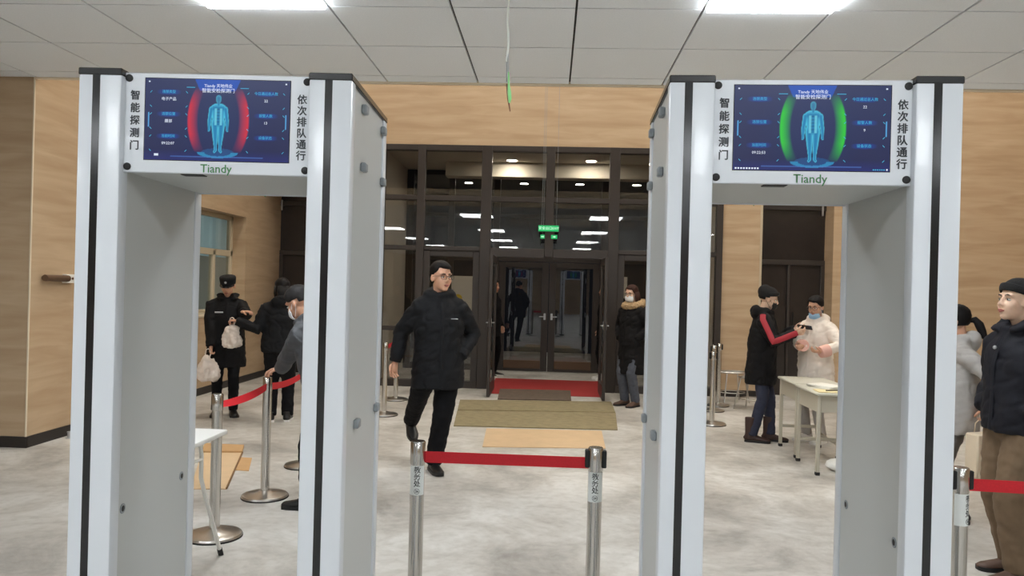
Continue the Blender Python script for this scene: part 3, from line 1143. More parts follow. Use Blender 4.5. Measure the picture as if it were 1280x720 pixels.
def stanchion(x, y, label, sticker=None, cassette=True, belt_to=None, h=0.87, rz=0.0, belt_z=(0.775, 0.825), base_r=0.165,
              ring='26', sag=0.0):
    t = empty('barrier_post', (x, y, 0), rz, label, 'barrier post', 'chrome belt barrier posts')
    obj('base', G().lathe([(0, 0), (base_r, 0), (base_r, 0.012), (base_r - 0.006, 0.022), (base_r - 0.03, 0.030), (0.06, 0.036), (0.04, 0.05),
                           (0.032, 0.052)], 40), 'chrome_dull', t)
    obj('base_rim', G().lathe([(base_r + 0.001, 0.0), (base_r + 0.002, 0.003), (base_r + 0.002, 0.008), (base_r + 0.001, 0.01)], 40), 'rubber', t)
    obj('pole', G().lathe([(0.0315, 0.04), (0.0315, h - 0.10)], 28), 'chrome', t)
    obj('head', G().lathe([(0.033, h - 0.10), (0.0335, h - 0.098), (0.0335, h - 0.006), (0.030, h), (0.0, h)], 28), 'chrome', t)
    if cassette:
        for k in (0, 2):
            c = G().rbox(0.026, 0.047, -0.020, 0.020, h - 0.088, h - 0.012, 0.004).xf(Matrix.Rotation(k * PI / 2, 4, 'Z'))
            obj('belt_slot', c, 'rubber', t)
    if sticker:
        g = G()
        n = 16
        z0, z1 = h - 0.235, h - 0.105
        vs, fs = [], []
        for i in range(n + 1):
            a = -PI / 2 - 1.25 + 2.5 * i / n
            for zz in (z0, z1):
                for rr in (0.0316, 0.0322):
                    vs.append((rr * math.cos(a), rr * math.sin(a), zz))
        for i in range(n):
            b = i * 4
            fs += [(b + 1, b + 5, b + 7, b + 3), (b, b + 2, b + 6, b + 4), (b + 2, b + 3, b + 7, b + 6), (b, b + 4, b + 5, b + 1)]
        g.add(vs, fs)
        s = obj('sticker', g, 'sticker', t, label='white paper sticker with black characters')
        L = G()
        for i, ch in enumerate('教务处'):
            arc_text(L, ch, 0.0323, z1 - 0.020 - 0.030 * i, 0.031, -PI / 2 + sticker)
        arc_text(L, ring, 0.0323, z1 - 0.112, 0.014, -PI / 2 + sticker)
        pts = []
        for i in range(21):
            a = 2 * PI * i / 20
            ang = -PI / 2 + sticker + 0.0115 * math.cos(a) / 0.0325
            pts.append((0.0325 * math.cos(ang), 0.0325 * math.sin(ang), z1 - 0.112 + 0.0115 * math.sin(a)))
        L.tube(pts, 0.0009, 6)
        obj('lettering', L, 'ink', s)
    if belt_to:
        Mi = Matrix.Rotation(-rz, 4, 'Z')
        d = Mi @ (Vector((belt_to[0], belt_to[1], 0)) - Vector((x, y, 0)))
        L = d.length
        d.normalize()
        nrm = Vector((-d.y, d.x, 0))
        vs, fs = [], []
        n = 14
        for i in range(n + 1):
            u = i / n
            p = d * (0.032 + (L - 0.0655) * u)
            tw = belt_to[2] * (1 - u) if len(belt_to) > 2 else 0
            s = -sag * 4 * u * (1 - u)
            hh = (belt_z[1] - belt_z[0]) / 2
            zc = (belt_z[0] + belt_z[1]) / 2 + s
            for zz in (-hh, hh):
                off = nrm * (zz * math.sin(tw))
                for k in (-0.0009, 0.0009):
                    q = p + off + nrm * k
                    vs.append((q.x, q.y, zc + zz * math.cos(tw)))
        for i in range(n):
            b = i * 4
            fs += [(b, b + 4, b + 6, b + 2), (b + 1, b + 3, b + 7, b + 5), (b + 2, b + 6, b + 7, b + 3), (b, b + 1, b + 5, b + 4)]
        fs += [(0, 2, 3, 1), (4 * n, 4 * n + 1, 4 * n + 3, 4 * n + 2)]
        obj('belt', G().add(vs, fs), 'belt_red', t, label='red webbing belt')
    return t


pA = fl(523, 551, 0.87)
pB = fl(745, 559, 0.87)
pC = fl(1201, 584, 0.87)
stanchion(pA.x, pA.y, 'chrome barrier post with sticker between the gates, without black belt slots', sticker=0.12, cassette=False,
          belt_to=(pB.x, pB.y), ring='26')
stanchion(pB.x, pB.y, 'chrome barrier post with sticker and black belt slots between the two gates', sticker=-0.05, ring='24', rz=0.0)
stanchion(pC.x, pC.y, 'chrome barrier post with sticker and belt slots beside the green-scan gate', sticker=0.55,
          belt_to=(pC.x + 1.25, pC.y - 0.10), ring='20', rz=0.12)
stanchion(pC.x + 1.25, pC.y - 0.10, 'chrome barrier post holding the belt in front of the brown trousers')
LP = [(-2.004, 4.60), (-2.026, 5.49), (-2.05, 6.46), (-1.95, 9.14), (-2.06, 10.38)]
stanchion(*LP[0], 'chrome barrier post beside the white folding table', belt_to=(*LP[1], 0.9), cassette=False, sag=0.02)
stanchion(*LP[1], 'chrome barrier post that the man in the grey coat rests his hand on', belt_to=LP[2], cassette=False, sag=0.03)
stanchion(*LP[2], 'chrome barrier post behind the man in the grey coat', cassette=False)
stanchion(*LP[3], 'chrome barrier post between the walking man and the piers, nearer of two', belt_to=LP[4], cassette=False)
stanchion(*LP[4], 'chrome barrier post beside the hand of the walking man, close to the glazing', cassette=False)
RP = [(1.956, 9.27), (2.19, 10.35), (2.36, 10.82)]
stanchion(*RP[0], 'chrome barrier post behind the gate with the green scan, away from the wood pier')
stanchion(*RP[1], 'chrome barrier post in the middle of three by the wood pier', base_r=0.15)
stanchion(*RP[2], 'chrome barrier post right in front of the wood pier', base_r=0.15)

# ================================================================== MATS AND CARDBOARD ON THE FLOOR
def slab(name, pts, th, m, label, cat, group=None, z=0.0, em=None):
    c = sum((Vector((p[0], p[1], 0)) for p in pts), Vector()) / len(pts)
    g = G()
    area = sum(pts[i][0] * pts[(i + 1) % len(pts)][1] - pts[(i + 1) % len(pts)][0] * pts[i][1] for i in range(len(pts)))
    if area < 0:
        pts = pts[::-1]
    g.prism([(p[0] - c.x, p[1] - c.y) for p in pts], th)
    return obj(name, g, m, loc=(c.x, c.y, z), label=label, cat=cat, group=group)


def q(*px):
    return [tuple(fl(*p)[:2]) for p in px]


slab('door_mat', q((575, 500.5), (764, 503), (769, 516), (572, 513)), 0.012, 'mat_beige',
     'beige-brown floor mat strip next to the dark doormat', 'floor mat', 'beige mats')
slab('door_mat', q((571.5, 514.2), (769.5, 517), (772, 538), (567, 533)), 0.012, 'mat_beige',
     'wide beige-brown floor mat touching the cardboard sheet', 'floor mat', 'beige mats')
slab('door_mat', q((625, 487), (713, 489), (714, 501.5), (622, 499.8)), 0.010, 'mat_dark',
     'small dark brown doormat in front of the red carpet', 'floor mat', z=0.004)
slab('red_carpet', [(-0.88, 11.30), (0.82, 11.30), (0.86, 13.25), (-0.90, 13.25)], 0.004, 'carpet_red',
     'red carpet lying in the open entrance doorway', 'carpet')
slab('cardboard_sheet', q((608, 536), (752, 539), (757, 561), (603, 559)), 0.006, 'cardboard_pale',
     'flat tan cardboard sheet on the floor in front of the beige mats', 'cardboard')
cb = empty('flattened_box', (-2.75, 6.3, 0), 0, 'flattened cardboard box lying on the floor behind the belt barrier', 'cardboard')
A, B, C, D = [Vector((*p, 0)) - Vector((-2.75, 6.3, 0)) for p in q((252, 567), (303, 567), (283, 612), (238, 612))]
obj('box_panel', G().prism([(p.x, p.y) for p in (D, C, B, A)], 0.008), 'cardboard_pale', cb)
A2, B2 = [Vector((*p, 0)) - Vector((-2.75, 6.3, 0)) for p in q((256, 557), (305, 559))]
obj('box_flap', G().prism([(p.x, p.y) for p in (A, B, B2, A2)], 0.02, Matrix.Translation((0, 0, 0.004))), 'cardboard', cb)
E2, F2, G2, H2 = [Vector((*p, 0)) - Vector((-2.75, 6.3, 0)) for p in q((300, 572), (315, 573), (311, 589), (292, 588))]
obj('box_flap', G().prism([(p.x, p.y) for p in (H2, G2, F2, E2)], 0.005), 'cardboard', cb)
obj('fold_line', G().tube([C + Vector((0, 0, 0.01)), B + Vector((0, 0, 0.012))], 0.007, 6), 'cardboard_edge', cb)

# ================================================================== LEFT FOLDING TABLE
ft = empty('folding_table', (-2.02, 3.95, 0), 0, 'white folding table with bent tubular legs beside the gate with the red scan', 'folding table')
obj('table_top', G().rbox(-0.26, 0.265, -0.23, 0.225, 0.712, 0.74, 0.010, 2), 'white_plastic', ft)
for sx in (-1, 1):
    x0 = 0.175 * sx
    for sy in (-1, 1):
        pts = [(x0, sy * 0.07, 0.713), (x0 + sx * 0.0, sy * 0.10, 0.62), (x0 + sx * 0.0, sy * 0.10, 0.50), (x0 + 0.005 * sx, sy * 0.14, 0.40), (x0 + sx * 0.014, sy * 0.34, 0.02)]
        lg = obj('leg', G().tube(pts, 0.0115, 10), 'white_paint', ft)
        obj('foot_cap', G().tube([(x0 + sx * 0.0135, sy * 0.329, 0.042), (x0 + sx * 0.0145, sy * 0.350, 0.0)], 0.015, 10), 'rubber', lg)
    obj('cross_bar', G().tube([(x0, -0.10, 0.60), (x0, 0.10, 0.60)], 0.009, 8), 'white_paint', ft)
obj('brace', G().tube([(-0.175, 0, 0.60), (0.175, 0, 0.60)], 0.008, 8), 'white_paint', ft)

# ================================================================== SCHOOL DESKS
def desk(x, y, rz, label):
    t = empty('school_desk', (x, y, 0), rz, label, 'desk', 'school desks')
    obj('desk_top', G().rbox(0, 0.46, 0, 0.64, 0.695, 0.72, 0.008), 'desk_top', t)
    tray = G()
    tray.box(0.03, 0.43, 0.05, 0.59, 0.545, 0.555)
    tray.box(0.03, 0.04, 0.05, 0.59, 0.555, 0.695)
    tray.box(0.03, 0.43, 0.05, 0.06, 0.555, 0.695)
    tray.box(0.03, 0.43, 0.58, 0.59, 0.555, 0.695)
    obj('book_tray', tray, 'desk_leg', t)
    for lx in (0.035, 0.425):
        for ly in (0.04, 0.60):
            l = obj('leg', G().rbox(lx - 0.016, lx + 0.016, ly - 0.016, ly + 0.016, 0.02, 0.70, 0.005), 'desk_leg', t)
            obj('foot_cap', G().rbox(lx - 0.019, lx + 0.019, ly - 0.019, ly + 0.019, 0, 0.03, 0.004), 'rubber', l)
    obj('stretcher', G().rbox(0.415, 0.435, 0.05, 0.59, 0.13, 0.16, 0.004), 'desk_leg', t)
    obj('foot_rail', G().rbox(0.05, 0.41, 0.59, 0.61, 0.20, 0.23, 0.004), 'desk_leg', t)
    return t


desk(2.36, 7.50, -0.03, 'pale grey school desk in front of the woman in the black beanie')
desk(2.325, 6.80, -0.02, 'pale grey school desk with papers and a blue box in its tray')
t = empty('paper_stack', (2.56, 7.22, 0.7195), 0.3, 'stack of white papers on the school desk', 'papers')
for k in range(3):
    obj('sheet', G().rbox(-0.105, 0.105, -0.15, 0.15, k * 0.009, k * 0.009 + 0.009, 0.002).xf(Matrix.Rotation(0.12 * k, 4, 'Z')), 'paper', t)
t = empty('register_book', (2.50, 6.92, 0.7195), -0.1, 'open yellowish register with a black pen on the school desk', 'book')
obj('pages', G().rbox(-0.14, 0.14, -0.10, 0.10, 0, 0.010, 0.003), 'paper_yellow', t)
obj('pen', G().tube([(-0.06, -0.03, 0.014), (0.07, 0.02, 0.014)], 0.005, 8), 'rubber', t)
t = empty('document_box', (2.55, 6.95, 0.5545), 0.0, 'blue and white document box in the tray of the school desk', 'box')
obj('carton', G().rbox(-0.11, 0.11, -0.08, 0.12, 0, 0.12, 0.004), 'blue_box', t)
obj('front_label', G().box(-0.09, 0.09, -0.082, -0.079, 0.005, 0.075), 'paper', t)
g = G().ell((0, 0, 0.05), (0.11, 0.10, 0.055), seg=20, rings=12, fn=lambda d: 1 + 0.12 * noise.noise(d * 2.5))
t = obj('plastic_bag', g, 'white_plastic', loc=(2.62, 7.05, 0.0), label='crumpled white plastic bag under the school desk', cat='bag')
for v in t.data.vertices:
    v.co.z = max(v.co.z, 0)

# stools by the pier
def stool(x, y, rz, label):
    t = empty('metal_stool', (x, y, 0), rz, label, 'stool', 'stools by the wood pier')
    obj('seat', G().ell((0, 0, 0.425), (0.185, 0.15, 0.010), seg=24, rings=8), 'clip_grey', t)
    obj('seat_rim', G().tube([(0.20 * math.cos(a), 0.165 * math.sin(a), 0.43) for a in [2 * PI * i / 24 for i in range(25)]], 0.012, 8), 'chrome_dull', t)
    for sx in (-1, 1):
        for sy in (-1, 1):
            obj('leg', G().tube([(sx * 0.13, sy * 0.11, 0.425), (sx * 0.19, sy * 0.17, 0.0)], 0.010, 8), 'chrome_dull', t)
    obj('foot_ring', G().tube([(0.185 * math.cos(a), 0.16 * math.sin(a), 0.14) for a in [2 * PI * i / 24 for i in range(25)]], 0.007, 8), 'chrome_dull', t)


stool(2.66, 11.30, 0.2, 'chrome legged stool pushed against the wood pier')
stool(2.78, 10.65, 0.9, 'chrome legged stool behind the woman in the black beanie')

# ================================================================== HANGING THINGS, WALL THINGS
es = empty('exit_sign', (-0.05, 11.30, 2.44), 0, 'lit green exit sign hung on thin wires in front of the doors', 'exit sign')
obj('sign_box', G().rbox(-0.155, 0.155, -0.012, 0.012, -0.045, 0.055, 0.004), 'rubber', es)
obj('sign_face', G().box(-0.148, 0.148, -0.0135, -0.0115, -0.038, 0.048), 'exit_green', es)
L = G()
L.geo(text_geo('安全出口', 0.05, 'LEFT', 0.0006, Matrix.Translation((-0.145, -0.014, 0.005)) @ FRONT))
L.geo(text_geo('EXIT', 0.048, 'LEFT', 0.0004, Matrix.Translation((0.055, -0.014, 0.005)) @ FRONT))
obj('lettering', L, 'exit_white', es)
for s, w in ((-1, 0.035), (1, 0.05)):
    p_ = obj('lower_plate', G().rbox(s * 0.085 - w, s * 0.085 + w, -0.012, 0.012, -0.15, -0.085, 0.004), 'rubber', es)
    obj('plate_face', G().box(s * 0.085 - w + 0.005, s * 0.085 + w - 0.005, -0.0135, -0.0115, -0.145, -0.09), 'exit_green', p_)
    obj('plate_arrow', G().prism([(-0.02, -0.006), (0.005, -0.006), (0.005, -0.016), (0.024, 0), (0.005, 0.016), (0.005, 0.006), (-0.02, 0.006)], 0.0004,
                                 Matrix.Translation((s * 0.085, -0.0136, -0.1175)) @ FRONT), 'exit_white', p_)
    obj('strut', G().tube([(s * 0.085, 0, -0.09), (s * 0.085, 0, -0.04)], 0.006, 6), 'rubber', es)
for xx in (-0.10, -0.075, 0.115):
    obj('wire', G().tube([(xx, 0, 0.05), (xx * 0.9, 0, LZ - 2.44)], 0.0022, 6), 'clip_grey', es)

hc = empty('dangling_cable', (-0.292, 4.6, CZ), 0, 'loose pale cable with green end dangling from the tile ceiling', 'cable')
obj('sheath', G().tube([(0.02, 0, 0.02), (0.004, 0, -0.06), (-0.003, 0, -0.12), (-0.006, 0.002, -0.2), (0.003, 0, -0.3), (0.002, 0.002, -0.36), (-0.006, 0, -0.44)], 0.006, 8), 'cable_clear', hc)
obj('inner_wire', G().tube([(0.0, 0, -0.36), (0.006, 0, -0.50), (0.010, 0, -0.56)], 0.003, 6), 'clip_grey', hc)
obj('inner_wire', G().tube([(-0.006, 0, -0.40), (-0.002, 0, -0.56)], 0.003, 6), 'clip_grey', hc)
obj('green_tip', G().tube([(0.008, 0, -0.50), (0.012, 0, -0.58), (0.016, 0, -0.62), (0.020, 0, -0.66), (0.018, 0, -0.685)], [0.004, 0.006, 0.011, 0.011, 0.005], 8), 'cable_green', hc)
obj('brown_tip', G().tube([(0.0, 0.004, -0.57), (0.010, 0.004, -0.66), (0.024, 0.004, -0.735)], [0.005, 0.006, 0.003], 8), 'cable_brown', hc)

wb = empty('wall_rail', (XL, 7.10, 1.54), 0, 'short brown rail with white end plate on the left wood wall', 'rail')
obj('bar', G().tube([(0.05, -0.22, 0), (0.05, 0.12, 0)], 0.031, 14), 'wall_bar', wb)
obj('end_plate', G().rbox(0, 0.055, 0.10, 0.24, -0.045, 0.04, 0.006), 'white_paint', wb)
obj('bolt', G().tube([(0.05, 0.18, 0), (0.062, 0.18, 0)], 0.012, 10), 'wall_bar', wb)
obj('bracket', G().rbox(0, 0.05, -0.20, -0.17, -0.015, 0.015, 0.004), 'wall_bar', wb)
fs_ = empty('floor_stopper', (-4.60, 7.22, 0), 0, 'small silver floor bolt by the left baseboard', 'door stop')
obj('plate', G().lathe([(0.03, 0), (0.03, 0.006), (0.012, 0.008)], 16), 'silver', fs_)
obj('pin', G().lathe([(0.014, 0.006), (0.014, 0.05), (0.018, 0.052), (0.018, 0.065), (0, 0.068)], 16), 'silver', fs_)

# ================================================================== PEOPLE
def ik(a, c, l1, l2, pole):
    d = c - a
    L = min(d.length, (l1 + l2) * 0.998)
    dn = d.normalized()
    c = a + dn * L
    x = (l1 * l1 - l2 * l2 + L * L) / (2 * L)
    h = math.sqrt(max(l1 * l1 - x * x, 0))
    pl = pole - dn * pole.dot(dn)
    pl = pl.normalized() if pl.length > 1e-6 else dn.orthogonal()
    return a + dn * x + pl * h, c


def hand_geo(wr, d, n, side, curl=0.35, spread=0.08, s=1.0):
    """palm (for the fused body) and finger tubes; d along the hand, n out of the palm; side +1 = thumb along +lat"""
    d = d.normalized()
    n = (n - d * n.dot(d)).normalized()
    lat = d.cross(n) * side
    palm = G().tube([wr - d * 0.03, wr, wr + d * 0.03 * s, wr + d * 0.07 * s, wr + d * 0.092 * s],
                    [(0.026 * s, 0.021 * s), (0.028 * s, 0.020 * s), (0.036 * s, 0.018 * s), (0.040 * s, 0.016 * s), (0.036 * s, 0.012 * s)], 12, ref=lat)
    fg = G()
    for k, (off, L) in enumerate(((0.030, 0.070), (0.010, 0.080), (-0.010, 0.075), (-0.029, 0.058))):
        p = wr + d * 0.078 * s + lat * off * s
        dd = (d + lat * spread * (1.5 - k)).normalized()
        pts = [p]
        rad = [0.0092 * s]
        for j, f in enumerate((0.45, 0.30, 0.25)):
            a = curl * (j + 0.6) * (1 + 0.08 * k)
            v = dd * math.cos(a) + n * math.sin(a)
            p = p + v * L * f * s
            pts.append(p)
            rad.append((0.0088, 0.0080, 0.0055)[j] * s)
        fg.tube(pts, rad, 8)
    p = wr + d * 0.025 * s + lat * 0.026 * s
    v = (d * 0.62 + lat * 0.62 + n * 0.30).normalized()
    v2 = (d * 0.85 + lat * 0.25 + n * (0.35 + curl * 0.5)).normalized()
    fg.tube([p, p + v * 0.036 * s, p + v * 0.036 * s + v2 * 0.030 * s, p + v * 0.036 * s + v2 * 0.052 * s],
            [0.0125 * s, 0.0108 * s, 0.0098 * s, 0.006 * s], 8)
    return palm, fg


def head_frame(center, yaw, pitch, tilt=0):
    return Matrix.Translation(center) @ Matrix.Rotation(yaw, 4, 'Z') @ Matrix.Rotation(pitch, 4, 'X') @ Matrix.Rotation(tilt, 4, 'Y')


def head_fused():
    g = G()
    g.ell((0, -0.012, 0.034), (0.076, 0.093, 0.088), seg=24, rings=16)
    g.ell((0, 0.022, -0.045), (0.060, 0.066, 0.066), seg=24, rings=14)
    g.ell((0, 0.055, -0.094), (0.028, 0.026, 0.022))
    for s in (-1, 1):
        g.ell((s * 0.034, 0.050, -0.030), (0.030, 0.030, 0.034))
        g.ell((s * 0.078, -0.006, -0.012), (0.010, 0.020, 0.033), R=Matrix.Rotation(s * 0.35, 3, 'Z'))
        g.ell((s * 0.011, 0.094, -0.036), (0.010, 0.011, 0.009))
        g.ell((s * 0.032, 0.070, 0.024), (0.026, 0.016, 0.012))
    g.tube([(0, 0.078, 0.016), (0, 0.093, -0.012), (0, 0.103, -0.034)], [0.009, 0.010, 0.013], 10)
    g.ell((0, 0.072, -0.064), (0.026, 0.020, 0.020))
    return g


def eyes_geo():
    """material 1 eye white, 2 dark, 3 lips, 4 brow"""
    g = G()
    for s in (-1, 1):
        g.cur = 1
        g.ell((s * 0.031, 0.0735, -0.002), (0.0135, 0.010, 0.0062), seg=12, rings=8)
        g.cur = 2
        g.ell((s * 0.031, 0.0800, -0.002), (0.0058, 0.0045, 0.0058), seg=10, rings=6)
        g.tube([(s * 0.017, 0.082, 0.0015), (s * 0.031, 0.0850, 0.0055), (s * 0.046, 0.076, 0.002)], 0.0014, 6)
        g.cur = 4
        g.tube([(s * 0.014, 0.088, 0.021), (s * 0.032, 0.087, 0.026), (s * 0.050, 0.074, 0.020)], [(0.0032, 0.0032), (0.0036, 0.0036), (0.002, 0.002)], 6)
    g.cur = 3
    g.tube([(-0.024, 0.083, -0.066), (-0.008, 0.0925, -0.0625), (0, 0.0920, -0.064), (0.008, 0.0925, -0.0625), (0.024, 0.083, -0.066)],
           [0.002, 0.0045, 0.004, 0.0045, 0.002], 6)
    g.tube([(-0.021, 0.083, -0.069), (0, 0.0915, -0.0735), (0.021, 0.083, -0.069)], [0.002, 0.0055, 0.002], 6)
    g.cur = 0
    return g


def hair_geo(style='short', seed=0):
    def st(t):
        t = max(0, min(1, t))
        return t * t * (3 - 2 * t)

    def fn(d):
        # keep the face, the ears and the nape clear, with a soft hairline
        n = noise.noise(Vector((d.x * 9 + seed, d.y * 9, d.z * 3)))
        lim = (0.33 if style != 'fringe' else 0.24) + 0.07 * n + 0.12 * d.x + 0.05 * noise.noise(Vector((d.x * 20, seed, 0)))
        if d.y > 0.15:
            f = max(d.z - lim + 0.9 * max(0, abs(d.x) - 0.62) * 2 * (1 if style != 'short' else 0.9), 0.30 - d.y if d.z < 0.4 else -1)
        else:
            f = 1.0
        if style == 'back':
            f = min(f, -d.y - 0.25, d.z + 0.55)
        elif style == 'short':
            f = min(f, max(d.z + 0.22 + 0.05 * n, -d.y - 0.30, 0.70 - abs(d.x)) if d.y > -0.45 else 1)
            f = min(f, d.z + 0.55 + 0.05 * n)
        else:
            f = min(f, d.z + 0.80)
        k = st((f + 0.02) / 0.16)
        fine = noise.noise(Vector((d.x * 22, d.y * 22 + seed, d.z * 7)))
        return 0.74 + k * (0.26 + 0.03 * n + 0.022 * fine + 0.07 * min(1, max(0, d.z) / 0.5))
    g = G()
    g.ell((0, -0.012, 0.030), (0.087, 0.104, 0.100), seg=56, rings=36, fn=fn)
    if style == 'long':
        g.tube([(0, -0.085, 0.03), (0, -0.11, -0.06), (0, -0.115, -0.14), (0, -0.10, -0.20)], [(0.075, 0.03), (0.082, 0.036), (0.075, 0.03), (0.05, 0.016)], 16, ref=(1, 0, 0))
        for s in (-1, 1):
            g.tube([(s * 0.078, -0.01, 0.03), (s * 0.086, -0.02, -0.05), (s * 0.080, -0.02, -0.13)], [(0.014, 0.04), (0.016, 0.045), (0.01, 0.03)], 12, ref=(1, 0, 0))
    if style == 'bun':
        g.ell((0, -0.105, 0.05), (0.045, 0.04, 0.045), fn=lambda d: 1 + 0.08 * noise.noise(d * 6))
    return g


def ponytail_geo():
    g = G()
    g.tube([(0, -0.098, 0.00), (0.0, -0.135, 0.012), (0, -0.165, -0.03), (0.0, -0.185, -0.09), (0, -0.20, -0.135), (0, -0.205, -0.16)],
           [0.020, 0.026, 0.034, 0.030, 0.020, 0.006], 12)
    return remesh(g, 0.006, 3)


def beanie_geo(slouch=0.0, down=0.0):
    def fn(d):
        n = noise.noise(Vector((d.x * 5, d.y * 5, d.z * 5)))
        lim = 0.02 + (0.22 if d.y > 0.2 else -0.20) - down
        if d.z < lim:
            return 0.62
        return 1.0 + 0.02 * n + slouch * max(0, -d.y) * max(0, d.z)
    g = G()
    g.ell((0, -0.012, 0.028), (0.094, 0.112, 0.112), seg=48, rings=32, fn=fn)
    pts = []
    for i in range(33):
        a = 2 * PI * i / 32
        pts.append((0.086 * math.cos(a), -0.012 + 0.104 * math.sin(a), 0.028 + (0.022 + 0.024 * math.sin(a)) - 0.11 * down))
    b = G().tube(pts, [(0.022, 0.007)] * 33, 10, ref=(0, 0, 1))
    return g, b


def mask_geo(drop=0.0, rx=0.072):
    g = G()
    n, m_ = 14, 8
    vs, fs = [], []
    for layer in (0.0, 0.004):
        for j in range(m_ + 1):
            v = j / m_
            z = -0.022 - 0.088 * v - drop
            zz = (v - 0.45) * 2
            bul = 0.100 + layer - 0.026 * zz * zz - (0.006 if v > 0.9 else 0)
            wd = (1.22 - 0.28 * abs(zz))
            for i in range(n + 1):
                a = (i / n - 0.5) * 2 * wd
                vs.append(((rx + layer) * math.sin(a), 0.0 + bul * math.cos(a) ** 0.8 if math.cos(a) > 0 else 0, z))
    N = (n + 1) * (m_ + 1)
    for j in range(m_):
        for i in range(n):
            a = j * (n + 1) + i
            fs.append((a, a + n + 1, a + n + 2, a + 1))
            fs.append((N + a, N + a + 1, N + a + n + 2, N + a + n + 1))
    for i in range(n):
        fs.append((i, i + 1, N + i + 1, N + i))
        b = m_ * (n + 1) + i
        fs.append((b + 1, b, N + b, N + b + 1))
    for j in range(m_):
        a = j * (n + 1)
        fs.append((a + n + 1, a, N + a, N + a + n + 1))
        a += n
        fs.append((a, a + n + 1, N + a + n + 1, N + a))
    g.add(vs, fs)
    for s in (-1, 1):
        g.tube([(s * 0.066, 0.035, -0.035 - drop), (s * 0.078, 0.0, 0.010), (s * 0.086, -0.022, 0.0)], 0.0016, 6)
        g.tube([(s * 0.062, 0.030, -0.095 - drop), (s * 0.074, -0.005, -0.05), (s * 0.084, -0.024, -0.02)], 0.0016, 6)
    return g


def glasses_geo():
    g = G()
    for s in (-1, 1):
        pts = []
        for i in range(25):
            a = 2 * PI * i / 24
            ca, sa = math.cos(a), math.sin(a)
            pts.append((s * 0.034 + 0.026 * math.copysign(abs(ca) ** 0.6, ca), 0.097 - 0.10 * abs(0.034 * s + 0.026 * ca) ** 1.2, -0.003 + 0.018 * math.copysign(abs(sa) ** 0.7, sa)))
        g.tube(pts, 0.0018, 6)
        g.tube([(s * 0.060, 0.092, 0.006), (s * 0.076, 0.05, 0.006), (s * 0.083, -0.01, 0.004)], 0.0018, 6)
    g.tube([(-0.008, 0.098, 0.002), (0, 0.101, 0.006), (0.008, 0.098, 0.002)], 0.0018, 6)
    return g


def cap_geo():
    g = G()
    pts, rad = [], []
    for z, r in ((0.022, 0.088), (0.05, 0.093), (0.085, 0.097), (0.100, 0.097), (0.114, 0.088), (0.122, 0.055), (0.123, 0.004)):
        pts.append((0, -0.010 - z * 0.05, z + 0.0))
        rad.append((r, r * 1.12))
    g.tube(pts, rad, 32, ref=(1, 0, 0))
    v = G()
    vs, fs = [], []
    n = 16
    for k in (0, 0.006):
        for i in range(n + 1):
            a = PI * (0.12 + 0.76 * i / n)
            ca, sa = math.cos(a), math.sin(a)
            vs.append((0.088 * ca, -0.011 + 0.096 * sa, 0.028 + k))
            vs.append((0.094 * ca, -0.011 + 0.100 * sa + 0.052 * sa ** 1.5, 0.012 + k))
    N = 2 * (n + 1)
    for i in range(n):
        a = 2 * i
        fs += [(a, a + 1, a + 3, a + 2), (N + a, N + a + 2, N + a + 3, N + a + 1), (a + 1, N + a + 1, N + a + 3, a + 3)]
    v.add(vs, fs)
    return g, v


def shoe_geo(L=0.275, w=0.048, kind='shoe'):
    """foot along +Y, heel at -0.07, sole on z=0"""
    g = G()
    ys = [-0.075, -0.06, -0.02, 0.03, 0.08, 0.13, 0.165, L - 0.082, L - 0.075]
    wd = [0.02, 0.035, 0.039, 0.040, 0.045, 0.048, 0.043, 0.028, 0.012]
    ht = [0.05, 0.075, 0.088, 0.085, 0.064, 0.052, 0.046, 0.036, 0.028]
    pts = [(0, y, h / 2) for y, h in zip(ys, ht)]
    g.tube(pts, [(a * w / 0.048, h / 2) for a, h in zip(wd, ht)], 16, ref=(1, 0, 0))
    g.tube([(0, -0.025, 0.03), (0, -0.02, 0.10), (0, -0.02, 0.115 if kind == 'shoe' else 0.26)], [(0.043, 0.050), (0.044, 0.050), (0.047, 0.055)], 16, ref=(1, 0, 0))
    u = remesh(g, 0.008, 3)
    for p in u.v:
        p.z = max(p.z, 0.004)
    so = G()
    pl = []
    for y, a in zip(ys, wd):
        pl.append((a * w / 0.048 * 1.06 + 0.002, y))
    poly = pl + [(-a, b) for a, b in pl[::-1]]
    so.prism(poly, 0.024)
    return u, so


PCOUNT = [0]


